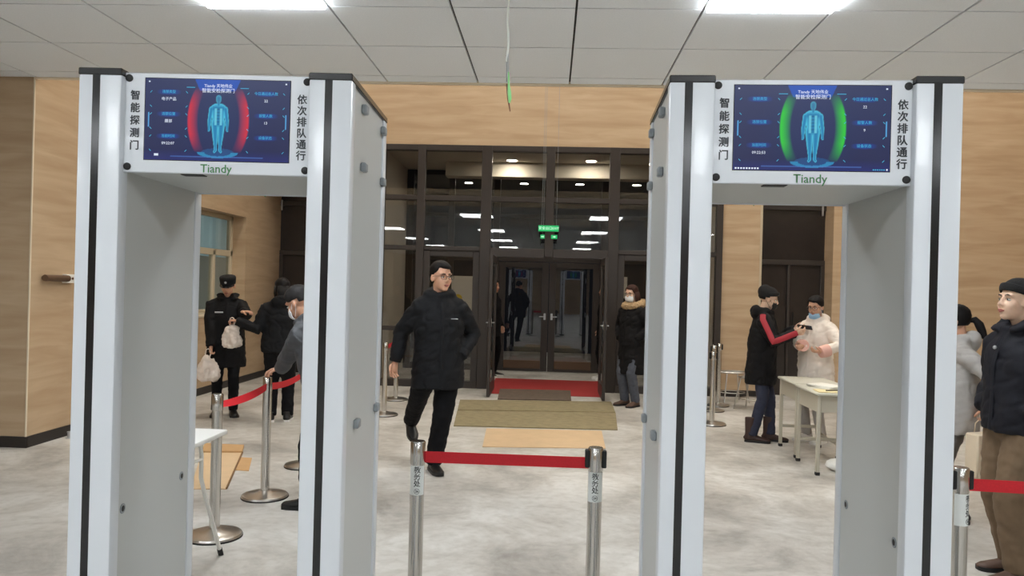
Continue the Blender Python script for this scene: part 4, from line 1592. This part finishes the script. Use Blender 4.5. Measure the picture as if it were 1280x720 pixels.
def person(loc, heading, label, H=1.74, legs=None, arms=None, lean=0.0, head=(0, 0, 0), skin='skin', hair='hair', style='short',
           coat=None, trousers='trouser_black', shoes=('shoe_black', 'shoe_black', 'shoe'), bulk=1.0, extras=(), leg_r=1.0):
    PCOUNT[0] += 1
    s = H / 1.75
    rz = math.atan2(-heading[0], heading[1])
    W2L = (Matrix.Translation((loc[0], loc[1], 0)) @ Matrix.Rotation(rz, 4, 'Z')).inverted()
    W2L3 = W2L.to_3x3()

    def lw(p):
        return W2L @ Vector(p)
    hipz = 0.90 * s
    Ln = Matrix.Translation((0, 0, hipz)) @ Matrix.Rotation(-lean, 4, 'X') @ Matrix.Translation((0, 0, -hipz))

    def up(x, y, z):
        return Ln @ Vector((x * s, y * s, z * s))
    legs = legs or {}
    arms = arms or {}
    # ---- legs (R = +x)
    J = {}
    for sd, sx in (('R', 1), ('L', -1)):
        hip = Vector((sx * 0.09 * s, 0, 0.90 * s))
        lg = legs.get(sd, {})
        an = lw(lg['at']) if 'at' in lg else Vector((sx * 0.10 * s, lg.get('y', 0.0), lg.get('z', 0.085)))
        pole = Vector(lg.get('pole', (0, 1, 0)))
        kn, an = ik(hip, an, 0.425 * s, 0.405 * s, pole)
        J['hip' + sd], J['kn' + sd], J['an' + sd] = hip, kn, an
        J['fy' + sd] = lg.get('yaw', -0.12 * sx)
        J['fp' + sd] = lg.get('pitch', 0.0)
    # ---- arms
    for sd, sx in (('R', 1), ('L', -1)):
        sh = up(sx * 0.172, -0.005, 1.395)
        ar = arms.get(sd, {})
        if 'at' in ar:
            wr = lw(ar['at'])
        else:
            wr = up(sx * ar.get('x', 0.27), ar.get('y', 0.03), ar.get('z', 0.90))
        if ar.get('pocket'):
            wr = up(sx * 0.165 * bulk, 0.075, 0.985)
        if ar.get('pocket'):
            ar['pole'] = (sx * 1.0, -0.9, 0)
        pole = W2L3 @ Vector(ar['wpole']) if 'wpole' in ar else Vector(ar.get('pole', (sx * 0.5, -1, -0.2)))
        el, wr = ik(sh, wr, 0.285 * s, 0.255 * s, pole)
        J['sh' + sd], J['el' + sd], J['wr' + sd] = sh, el, wr
    # ---- body
    g = G()
    g.tube([up(0, 0, 0.86), up(0, 0, 0.95), up(0, 0, 1.08), up(0, 0.005, 1.26), up(0, 0, 1.38), up(0, -0.01, 1.44)],
           [(0.14 * s, 0.10 * s), (0.155 * s, 0.105 * s), (0.13 * s, 0.095 * s), (0.155 * s, 0.11 * s), (0.15 * s, 0.09 * s), (0.07 * s, 0.06 * s)], 16, ref=(1, 0, 0))
    hc = up(0, 0.03, 1.632)
    HF = head_frame(hc, head[0], head[1] - lean * 0.6, head[2] if len(head) > 2 else 0)
    hs = Matrix.Scale(1.03 * s if s < 1 else 1.03, 4)
    HM = HF @ hs
    g.tube([up(0, -0.02, 1.42), up(0, -0.012, 1.50), HM @ Vector((0, -0.02, -0.05))], [0.058 * s, 0.054 * s, 0.056 * s], 14)
    g.geo(head_fused(), HM)
    fing = G()
    for sd, sx in (('R', 1), ('L', -1)):
        g.tube([up(sx * 0.05, 0, 1.39), J['sh' + sd] + (up(0, 0, 1.30) - J['sh' + sd]).normalized() * 0.03], [0.045 * s, 0.040 * s], 12)
        bs = J['sh' + sd] + (up(0, 0, 1.30) - J['sh' + sd]).normalized() * 0.03
        g.tube([bs, (bs + J['el' + sd]) / 2, J['el' + sd], (J['el' + sd] * 0.6 + J['wr' + sd] * 0.4), J['wr' + sd]],
               [0.040 * s, 0.040 * s, 0.036 * s, 0.035 * s, 0.025 * s], 12)
        g.tube([J['hip' + sd], (J['hip' + sd] + J['kn' + sd]) / 2, J['kn' + sd], J['kn' + sd] * 0.65 + J['an' + sd] * 0.35, J['an' + sd]],
               [0.078 * s, 0.064 * s, 0.050 * s, 0.048 * s, 0.032 * s], 12)
        Rf = Matrix.Translation(J['an' + sd]) @ Matrix.Rotation(J['fy' + sd], 4, 'Z') @ Matrix.Rotation(J['fp' + sd], 4, 'X')
        g.tube([Rf @ Vector((0, -0.04, -0.03)), Rf @ Vector((0, 0.06, -0.045)), Rf @ Vector((0, 0.13, -0.055))], [0.028, 0.026, 0.016], 10)
        ar = arms.get(sd, {})
        fd = (J['wr' + sd] - J['el' + sd]).normalized()
        d = (W2L3 @ Vector(ar['dir'])) if 'dir' in ar else fd
        n = (W2L3 @ Vector(ar['palm'])) if 'palm' in ar else Vector((-sx, 0.15, 0))
        if ar.get('pocket'):
            d = Vector((-sx * 0.75, 0.1, -0.65))
            n = Vector((-0.2 * sx, -1, 0))
        if abs(d.normalized().dot(n.normalized())) > 0.95:
            n = Vector((0, 0.3, -1))
        # the thumb points forward / up with the arm hanging
        lat = d.cross(n)
        tdir = Vector((0, 1, 0.6))
        side = 1 if lat.dot(tdir) > 0 else -1
        if 'thumb' in ar:
            side = 1 if lat.dot(W2L3 @ Vector(ar['thumb'])) > 0 else -1
        pm, fg = hand_geo(J['wr' + sd], d, n, side, ar.get('curl', 0.35), s=0.98 * s)
        g.geo(pm)
        fing.geo(fg)
    body = remesh(g, 0.0075, 3)
    body.geo(fing)
    eg = eyes_geo()
    body.geo(eg, HM)
    hairm = hair
    root = obj('person', body, [skin, 'eye_white', 'eye_dark', 'lip', hairm], loc=(loc[0], loc[1], 0), rz=rz, label=label, cat='person', angle=3.0)
    # ---- trousers
    tg = G()
    tg.tube([(0, 0, 0.82 * s), (0, 0, 0.90 * s), (0, 0, 1.02 * s)], [(0.16 * s, 0.115 * s), (0.175 * s, 0.125 * s), (0.16 * s, 0.115 * s)], 18, ref=(1, 0, 0))
    for sd in 'RL':
        hp, kn, an = J['hip' + sd], J['kn' + sd], J['an' + sd]
        e = an + (an - kn).normalized() * 0.02
        tg.tube([hp, (hp + kn) / 2, kn, (kn + an) / 2, e], [0.098 * s * leg_r, 0.084 * s * leg_r, 0.069 * s * leg_r, 0.064 * s * leg_r, 0.060 * s * leg_r], 14)
    tg = remesh(tg, 0.011, 3)
    fold(tg, lambda p: 0.006 * noise.noise(Vector((p.x * 9, p.y * 9, p.z * 22))) + 0.004 * noise.noise(p * 30))
    obj('trousers', tg, trousers, root, angle=3.0)
    # ---- shoes
    for sd in 'RL':
        M = Matrix.Translation(J['an' + sd]) @ Matrix.Rotation(J['fy' + sd], 4, 'Z') @ Matrix.Rotation(J['fp' + sd], 4, 'X') @ Matrix.Translation((0, 0, -0.085))
        u, so = shoe_geo(L=0.285 * s, kind=shoes[2])
        o = obj('shoe' if shoes[2] == 'shoe' else 'boot', u.xf(M), shoes[0], root, angle=3.0)
        obj('sole', so.xf(M), shoes[1], o)
    # ---- coat
    c = dict(mat='coat_black', hem=0.70, flare=1.0, collar='stand', quilt=0.0, qn=26)
    c.update(coat or {})
    b = bulk
    g = G()
    hz = c['hem'] / s
    secs = []
    for z, rx, ry in ((hz, 0.205 * c['flare'], 0.160 * c['flare']), ((hz + 0.92) / 2, 0.205 * (1 + c['flare']) / 2, 0.158 * (1 + c['flare']) / 2), (0.93, 0.203, 0.155), (1.08, 0.195, 0.148),
                      (1.26, 0.196, 0.148), (1.36, 0.180, 0.122), (1.425, 0.120, 0.098), (1.49, 0.078, 0.084)):
        secs.append((z, rx * b * s, ry * b * s))
    pts = [up(0, 0, z) if z > 0.9 else Vector((0, 0, z * s)) for z, _, _ in secs]
    g.tube(pts, [(rx, ry) for _, rx, ry in secs], 26, ref=(1, 0, 0))
    for sd, sx in (('R', 1), ('L', -1)):
        sh, el, wr = J['sh' + sd], J['el' + sd], J['wr' + sd]
        sh2 = up(sx * 0.160 * b, 0, 1.368)
        e2 = wr + (wr - el).normalized() * 0.01
        g.tube([up(0, 0, 1.435), up(sx * 0.09, 0, 1.415), up(sx * 0.155 * b, 0, 1.383)], [0.060 * s * b, 0.066 * s * b, 0.070 * s * b], 16)
        g.tube([up(sx * 0.09, 0, 1.36), sh2, (sh2 + el) / 2, el, (el + wr) / 2, e2],
               [0.078 * s * b, 0.080 * s * b, 0.073 * s * b, 0.067 * s * b, 0.060 * s * b, 0.051 * s * b], 16)
        J['sl' + sd] = [sh2, (sh2 + el) / 2, el, (el + wr) / 2, e2]
    if c['collar'] in ('stand', 'hood'):
        pts = []
        for i in range(17):
            a = 2 * PI * i / 16
            pts.append(up(0.072 * math.cos(a), -0.008 + 0.074 * math.sin(a), 1.500 - 0.020 * math.sin(a)))
        g.tube(pts, [(0.026 * s, 0.040 * s)] * 17, 10, ref=(0, 0, 1))
    if c['collar'] == 'hood':
        g.ell(up(0, -0.095, 1.475), (0.125 * s, 0.070 * s, 0.085 * s))
        for sx in (-1, 1):
            g.ell(up(sx * 0.085, -0.01, 1.475), (0.055 * s, 0.075 * s, 0.055 * s))
    if c['collar'] == 'open':
        for sx in (-1, 1):
            g.tube([up(sx * 0.055, -0.07, 1.51), up(sx * 0.090, 0.02, 1.52), up(sx * 0.075, 0.105, 1.46)], [(0.02, 0.045), (0.018, 0.055), (0.014, 0.03)], 12, ref=(0, 0, 1))
    cg = remesh(g, 0.0115, 4)
    sd0 = PCOUNT[0] * 3.1
    qn, qa = c['qn'], c['quilt']

    def wr_fn(p):
        v = 0.012 * noise.noise(Vector((p.x * 6 + sd0, p.y * 6, p.z * 7))) + 0.007 * noise.noise(Vector((p.x * 14 + p.z * 6, p.y * 14 + sd0, p.z * 18)))
        v -= 0.007 * max(0, 1 - abs(noise.noise(Vector((p.x * 7, p.y * 7 + sd0, p.z * 11 + p.x * 5)))) * 7)
        if qa:
            v += qa * (abs(math.sin(p.z * qn + 0.4 * noise.noise(p * 4))) ** 0.6 - 0.6)
        return v
    fold(cg, wr_fn)
    co = obj('coat', cg, c['mat'], root, angle=3.0)
    if c.get('zip', True):
        def fy(z):
            for k in range(len(secs) - 1):
                if secs[k][0] <= z <= secs[k + 1][0]:
                    t_ = (z - secs[k][0]) / (secs[k + 1][0] - secs[k][0])
                    return secs[k][2] * (1 - t_) + secs[k + 1][2] * t_
            return secs[-1][2]
        zp = []
        for i in range(14):
            z = hz + 0.02 + (1.42 - hz - 0.02) * i / 13
            q_ = Vector((0, fy(z), z * s)) if z <= 0.9 else Ln @ Vector((0, fy(z), z * s))
            zp.append(q_)
        obj('zip_placket', G().tube(zp, [(0.016, 0.005)] * 14, 8, ref=(1, 0, 0)), c['mat'], co)
    # ---- head wear
    if style == 'beanie' or style == 'beanie_slouch':
        h0, b0 = beanie_geo(0.6 if style == 'beanie_slouch' else 0.05, 0.0)
        o = obj('beanie', h0.xf(HM), 'knit_black', root, angle=3.0)
        obj('cuff', b0.xf(HM), 'knit_black', o, angle=3.0)
        hg = hair_geo('back', PCOUNT[0]).xf(HM @ Matrix.Scale(0.975, 4))
        obj('hair', hg, hair, root, angle=3.0)
    elif style == 'cap':
        h0, v0 = cap_geo()
        o = obj('peaked_cap', h0.xf(HM), 'coat_black', root, angle=0.9)
        obj('visor', v0.xf(HM), 'gate_black', o)
        obj('cap_badge', G().lathe([(0.014, 0), (0.014, 0.004), (0.008, 0.006), (0, 0.006)], 14).xf(HM @ Matrix.Translation((0, 0.092, 0.068)) @ Matrix.Rotation(-PI / 2, 4, 'X')), 'silver', o)
        obj('hair', hair_geo('short', PCOUNT[0]).xf(HM @ Matrix.Scale(0.97, 4)), hair, root, angle=3.0)
    else:
        obj('hair', hair_geo('fringe' if style == 'fringe' else ('short' if style in ('short',) else style), PCOUNT[0]).xf(HM), hair, root, angle=3.0)
    for ex in extras:
        if ex == 'ponytail':
            obj('ponytail', ponytail_geo().xf(HM), hair, root, angle=3.0)
        elif ex == 'glasses':
            obj('glasses', glasses_geo().xf(HM), 'glasses_frame', root)
        elif ex.startswith('mask'):
            _, col, drop = ex.split(':')
            obj('face_mask', mask_geo(float(drop)).xf(HM), col, root)
        elif ex == 'fur':
            pts = []
            for i in range(25):
                a = 2 * PI * i / 24
                pts.append(up(0.118 * math.cos(a), -0.035 + 0.125 * math.sin(a), 1.47 + 0.03 * math.sin(-a) + 0.012))
            f = G().tube(pts, [(0.050, 0.055)] * 25, 12, ref=(0, 0, 1))
            f = remesh(f, 0.008, 2)
            fold(f, lambda p: 0.016 * noise.noise(p * 60) + 0.008 * noise.noise(p * 130))
            obj('fur_trim', f, 'fur', co, angle=3.0)
        elif ex == 'stripe':
            for sd, sx in (('R', 1), ('L', -1)):
                pl = J['sl' + sd]
                rr = [0.086, 0.080, 0.073, 0.064, 0.056]
                outw = Vector((sx, 0, 0))
                ps = []
                for k, p in enumerate(pl):
                    t_ = (pl[min(k + 1, 4)] - pl[max(k - 1, 0)]).normalized()
                    o_ = outw - t_ * outw.dot(t_)
                    o_.normalize()
                    ps.append(p + o_ * (rr[k] * s * b - 0.006))
                ps = [ps[0] + Vector((-sx * 0.03, 0, 0.05))] + ps
                # densify
                pp = []
                for k in range(len(ps) - 1):
                    for q_ in range(4):
                        pp.append(ps[k].lerp(ps[k + 1], q_ / 4))
                pp.append(ps[-1])
                obj('sleeve_stripe', G().tube(pp, [(0.014, 0.030)] * len(pp), 10, ref=tuple(outw)), 'stripe_red', co, label='dark red sleeve stripe')
        elif ex == 'cuffs':
            for sd in 'RL':
                pl = J['sl' + sd]
                d = (pl[4] - pl[3]).normalized()
                obj('cuff', G().tube([pl[4] - d * 0.09, pl[4] - d * 0.04, pl[4] + d * 0.005], [0.066 * s * b, 0.068 * s * b, 0.060 * s * b], 16), 'cuff_pink', co)
        elif ex == 'chest_tag':
            Mx = Ln @ Matrix.Translation((0.095 * s * (1 if True else -1), 0.152 * b * s, 1.30 * s))
            obj('chest_tag', G().rbox(-0.045, 0.045, -0.012, 0.006, -0.008, 0.008, 0.003).xf(Mx), 'silver', co)
        elif ex == 'chest_tag_left':
            Mx = Ln @ Matrix.Translation((-0.10 * s, 0.148 * b * s, 1.29 * s))
            obj('chest_tag', G().rbox(-0.028, 0.028, -0.012, 0.008, -0.003, 0.003, 0.002).xf(Mx), 'silver', co)
        elif ex == 'button':
            Mx = Ln @ Matrix.Translation((-0.02 * s, 0.152 * b * s, 1.36 * s))
            obj('button', G().ell((0, 0, 0), 0.011).xf(Mx), 'silver', co)
    root['wrR'] = 0
    del root['wrR']
    RM = Matrix.Translation((loc[0], loc[1], 0)) @ Matrix.Rotation(rz, 4, 'Z')
    return root, {k: (RM @ v if isinstance(v, Vector) else v) for k, v in J.items()}


# 1 walking man ------------------------------------------------------------
lf = fl(543, 592)
rf = fl(519, 566)
_, J1 = person((-0.92, 6.42), (0.30, -1.0), 'man in black padded coat and glasses walking past the barrier posts, head turned aside', H=1.755,
               legs={'L': dict(at=(lf.x - 0.02, lf.y + 0.08, 0.09), yaw=0.12), 'R': dict(at=(rf.x - 0.09, rf.y + 0.02, 0.15), pitch=-0.50, yaw=0.05)},
               arms={'R': dict(at=onY(494, 452, 6.40), pole=(0.6, -1, 0), dir=(-0.12, -0.15, -1), palm=(0.6, -0.6, 0), curl=0.45),
                     'L': dict(pocket=True)},
               head=(0.42, 0.0, 0.0), coat=dict(mat='coat_black', hem=0.71, collar='hood', quilt=0.004, qn=17, flare=1.02), bulk=1.06,
               extras=('glasses', 'chest_tag_left'), leg_r=1.22)

# 2 security officer --------------------------------------------------------
op = (-3.74, 8.78)
hA = onY(264, 432, 8.55)
hB = onY(304, 390, 8.42)
person(op, (0.42, -1.0), 'security officer in peaked cap and long dark coat handing over bags beside the wood wall', H=1.61,
       legs={'R': dict(y=0.02), 'L': dict(y=0.06)},
       arms={'R': dict(at=hA, pole=(1, -0.6, 0), dir=(0.0, -0.15, -1), palm=(0.8, 0, 0), curl=0.9),
             'L': dict(at=hB, pole=(-0.5, -0.4, -1), dir=(0.9, -0.25, 0.1), palm=(0, 0, -1), curl=0.5)},
       head=(-0.25, -0.32, 0), style='cap', coat=dict(mat='coat_black2', hem=0.56, collar='open', flare=1.05), bulk=1.12, extras=('chest_tag',))

# 3 person in black seen from behind -------------------------------------------
bp = (-3.0, 8.50)
hC = onY(297, 401, 8.36)
person(bp, (-0.30, 1.0), 'person in black jacket and black trousers seen from behind, reaching towards the officer', H=1.59,
       legs={'R': dict(y=0.0), 'L': dict(y=0.0)},
       arms={'L': dict(at=hC, pole=(-0.4, -0.3, -1), dir=(-1, 0.0, 0.05), palm=(0, 0, -1), curl=1.0, thumb=(0, 1, 0.5)),
             'R': dict(x=0.16, y=0.22, z=1.02, pole=(1, -0.8, -0.2))},
       head=(0.25, -0.05, 0), style='long', coat=dict(mat='coat_black', hem=0.78, collar='hood', flare=0.98), bulk=1.16,
       shoes=('shoe_black', 'shoe_white', 'shoe'), leg_r=1.2)

# 4 man with mask leaning on the post ---------------------------------------------
mp_ = (-1.505, 5.22)
hand_at = Vector((-2.026 + 0.085, 5.49 - 0.03, 0.905))
sf = fl(362, 636)
person(mp_, (-1.0, 0.22), 'man in grey padded coat and white face mask resting a hand on a barrier post', H=1.57,
       legs={'L': dict(at=(sf.x + 0.12, sf.y + 0.0, 0.085), yaw=0.1), 'R': dict(at=(sf.x + 0.25, sf.y + 0.25, 0.085))},
       arms={'L': dict(at=hand_at, pole=(-0.5, -1, -0.6), dir=(-1, 0.15, -0.25), palm=(0, 0, -1), curl=0.55, thumb=(0, -1, 0)),
             'R': dict(x=0.24, y=0.10, z=0.95)},
       lean=0.34, head=(-0.05, -0.28, 0), hair='hair_grey', coat=dict(mat='coat_grey', hem=0.62, collar='stand', quilt=0.005, qn=24), bulk=1.0,
       extras=('mask:mask_white:0.0',), trousers='trouser_grey' if False else 'trouser_black')

# 5 woman with fur hood by the door ------------------------------------------------
person((1.12, 10.55), (-0.75, -0.70), 'woman in long black coat with fur hood and white mask standing by the open door', H=1.63,
       arms={'R': dict(pocket=True), 'L': dict(pocket=True)},
       head=(0.10, -0.03, 0), skin='skin_pale', hair='hair_brown', style='long', coat=dict(mat='coat_black2', hem=0.44, collar='hood', flare=1.0, quilt=0.003, qn=20),
       trousers='jeans_grey', shoes=('shoe_brown', 'rubber', 'shoe'), bulk=1.04, extras=('fur', 'glasses', 'mask:mask_white:0.0'), leg_r=1.12)

# 6 woman in black with red stripes --------------------------------------------------
rw = (2.28, 8.42)
f1 = fl(945, 553)
f2 = fl(972, 554)
person(rw, (1.0, -0.28), 'woman in black beanie and long black coat with red sleeve stripes holding a phone', H=1.625,
       legs={'L': dict(at=(f2.x - 0.05, f2.y + 0.12, 0.085), yaw=0.0), 'R': dict(at=(f1.x - 0.04, f1.y + 0.02, 0.085), yaw=0.0)},
       arms={'R': dict(at=onY(993, 417, 8.16), pole=(0.6, -0.5, -1), dir=(1, -0.1, 0.2), palm=(-0.1, 0.8, 0.5), curl=0.5),
             'L': dict(at=onY(992, 412, 8.40), pole=(-0.6, -0.5, -1), dir=(1, -0.1, 0.15), palm=(0, -0.8, 0.5), curl=0.5)},
       lean=0.06, head=(0.0, -0.15, 0), skin='skin_pale', style='beanie_slouch', coat=dict(mat='coat_black2', hem=0.60, collar='hood', flare=1.02), bulk=1.08,
       trousers='jeans_navy', shoes=('boot_brown', 'rubber', 'boot'), extras=('stripe', 'mask:mask_black:0.0'), leg_r=1.0)
ph = onY(1006, 409, 8.28)
t = empty('mobile_phone', ph, 0, 'dark mobile phone held out by the woman in the black beanie', 'phone')
t.rotation_euler = (0.5, 0.1, -0.1)
obj('body', G().rbox(-0.075, 0.075, -0.037, 0.037, -0.005, 0.005, 0.004), 'phone_black', t)
obj('screen', G().box(-0.07, 0.07, -0.034, 0.034, 0.005, 0.0056), 'gate_black', t)

# 7 woman in the white coat -----------------------------------------------------------
person((2.86, 8.42), (-0.80, -0.62), 'woman in long cream-white padded coat with lowered mask standing behind the desks', H=1.55,
       arms={'R': dict(at=onY(1004, 432, 8.20), pole=(0.9, -0.5, -0.6), dir=(-0.75, -0.35, -0.25), palm=(0.5, -0.5, 0.4), curl=0.6),
             'L': dict(at=onY(1027, 440, 8.10), pole=(-0.9, -0.4, -0.6), dir=(-1, 0.0, 0.05), palm=(0, 0.3, 0.8), curl=0.6)},
       head=(0.15, -0.22, 0), style='bun', coat=dict(mat='coat_white', hem=0.42, collar='hood', flare=1.02, quilt=0.005, qn=22), bulk=1.10,
       shoes=('shoe_white', 'shoe_white', 'shoe'), extras=('cuffs', 'mask:mask_blue:0.045', 'glasses'), trousers='coat_light')

# 8 woman in the light grey coat ---------------------------------------------------------
person((2.90, 5.62), (-1.0, 0.25), 'woman with a ponytail in a knee-length light grey padded coat', H=1.51,
       arms={'R': dict(x=0.20, y=0.24, z=1.04, pole=(1, -0.7, -0.3)), 'L': dict(at=(2.975, 5.40, 0.835), pole=(-1, -0.9, 0), dir=(0.02, 0, -1), palm=(0, 1, 0), curl=0.9)},
       head=(-0.25, -0.05, 0), style='bun' if False else 'fringe', coat=dict(mat='coat_light', hem=0.62, collar='hood', flare=1.0, quilt=0.005, qn=15), bulk=1.03,
       trousers='trouser_grey', extras=('ponytail',))
t = empty('paper_bag', (2.98, 5.40, 0.36), 0.4, 'kraft paper carrier bag held low beside the light grey coat', 'bag')
obj('bag_body', G().rbox(-0.13, 0.13, -0.05, 0.05, 0, 0.30, 0.01), 'kraft', t)
for s_ in (-1, 1):
    obj('handle', G().tube([(-0.05, s_ * 0.045, 0.29), (-0.045, s_ * 0.04, 0.36), (0, s_ * 0.03, 0.40), (0.045, s_ * 0.04, 0.36), (0.05, s_ * 0.045, 0.29)], 0.004, 8), 'kraft', t)
obj('print', text_geo('M', 0.05, 'CENTER', 0, Matrix.Translation((0.05, -0.0505, 0.19)) @ FRONT), 'ink', t)

# 9 young man on the right ----------------------------------------------------------------
person((2.66, 4.50), (-1.0, -0.12), 'young man in black knit cap, dark jacket and brown trousers looking up at the gates', H=1.67,
       legs={'L': dict(y=0.05), 'R': dict(y=-0.06)},
       arms={'R': dict(pocket=True), 'L': dict(pocket=True)},
       head=(0.05, 0.16, 0), skin='skin_pale', style='beanie', coat=dict(mat='coat_navy', hem=0.82, collar='open', flare=0.98), bulk=1.12,
       trousers='trouser_brown', shoes=('shoe_brown', 'rubber', 'shoe'), extras=('button',), leg_r=1.28)

# 10, 11 people in the vestibule --------------------------------------------------------------
person((-1.02, 13.60), (0.9, -0.5), 'person in dark clothes standing in the vestibule behind the open door leaf', H=1.70,
       coat=dict(mat='coat_black2', hem=0.70, collar='hood'), shoes=('shoe_black', 'shoe_white', 'shoe'), style='short')
person((0.98, 13.55), (-0.95, -0.2), 'person in dark clothes and white shoes in the vestibule behind the open door', H=1.66,
       coat=dict(mat='coat_black2', hem=0.70, collar='hood'), shoes=('shoe_white', 'shoe_white', 'shoe'), style='short')


# bags handed over -----------------------------------------------------------------------------
def bag(at, h, w, d, rz, label, seed):
    """knotted plastic bag hanging from the hand at 'at'"""
    t = empty('carrier_bag', at, rz, label, 'bag', 'plastic carrier bags')
    g = G()
    prof = [(0.0, 0.012), (-0.05, 0.02), (-0.10, 0.055), (-0.55, 0.10), (-0.85, 0.105), (-0.97, 0.08), (-1.0, 0.03)]
    pts = [(0, 0, -0.02 + z * h) for z, _ in prof]
    g.tube(pts, [(r * w / 0.105, r * d / 0.105) for _, r in prof], 20, ref=(1, 0, 0))
    g = remesh(g, 0.009, 2)
    fold(g, lambda p: 0.030 * noise.noise(Vector((p.x * 14 + seed, p.y * 14, p.z * 9))) + 0.012 * noise.noise(p * 38))
    obj('bag_body', g, 'plastic_bag', t, angle=3.0)
    for sx in (-1, 1):
        obj('handle', G().tube([(sx * 0.012, 0, -0.05), (sx * 0.03, 0, 0.0), (sx * 0.018, 0, 0.045), (0, 0, 0.055)], [0.010, 0.006, 0.005, 0.005], 8), 'plastic_bag', t)
    return t


bag(onY(260, 442, 8.50), 0.29, 0.118, 0.085, 0.4, 'pale plastic carrier bag hanging from the hand of the officer', 1)
bag(onY(290, 403, 8.36), 0.27, 0.112, 0.075, 0.2, 'crumpled clear plastic bag passed over by the person in black', 5)
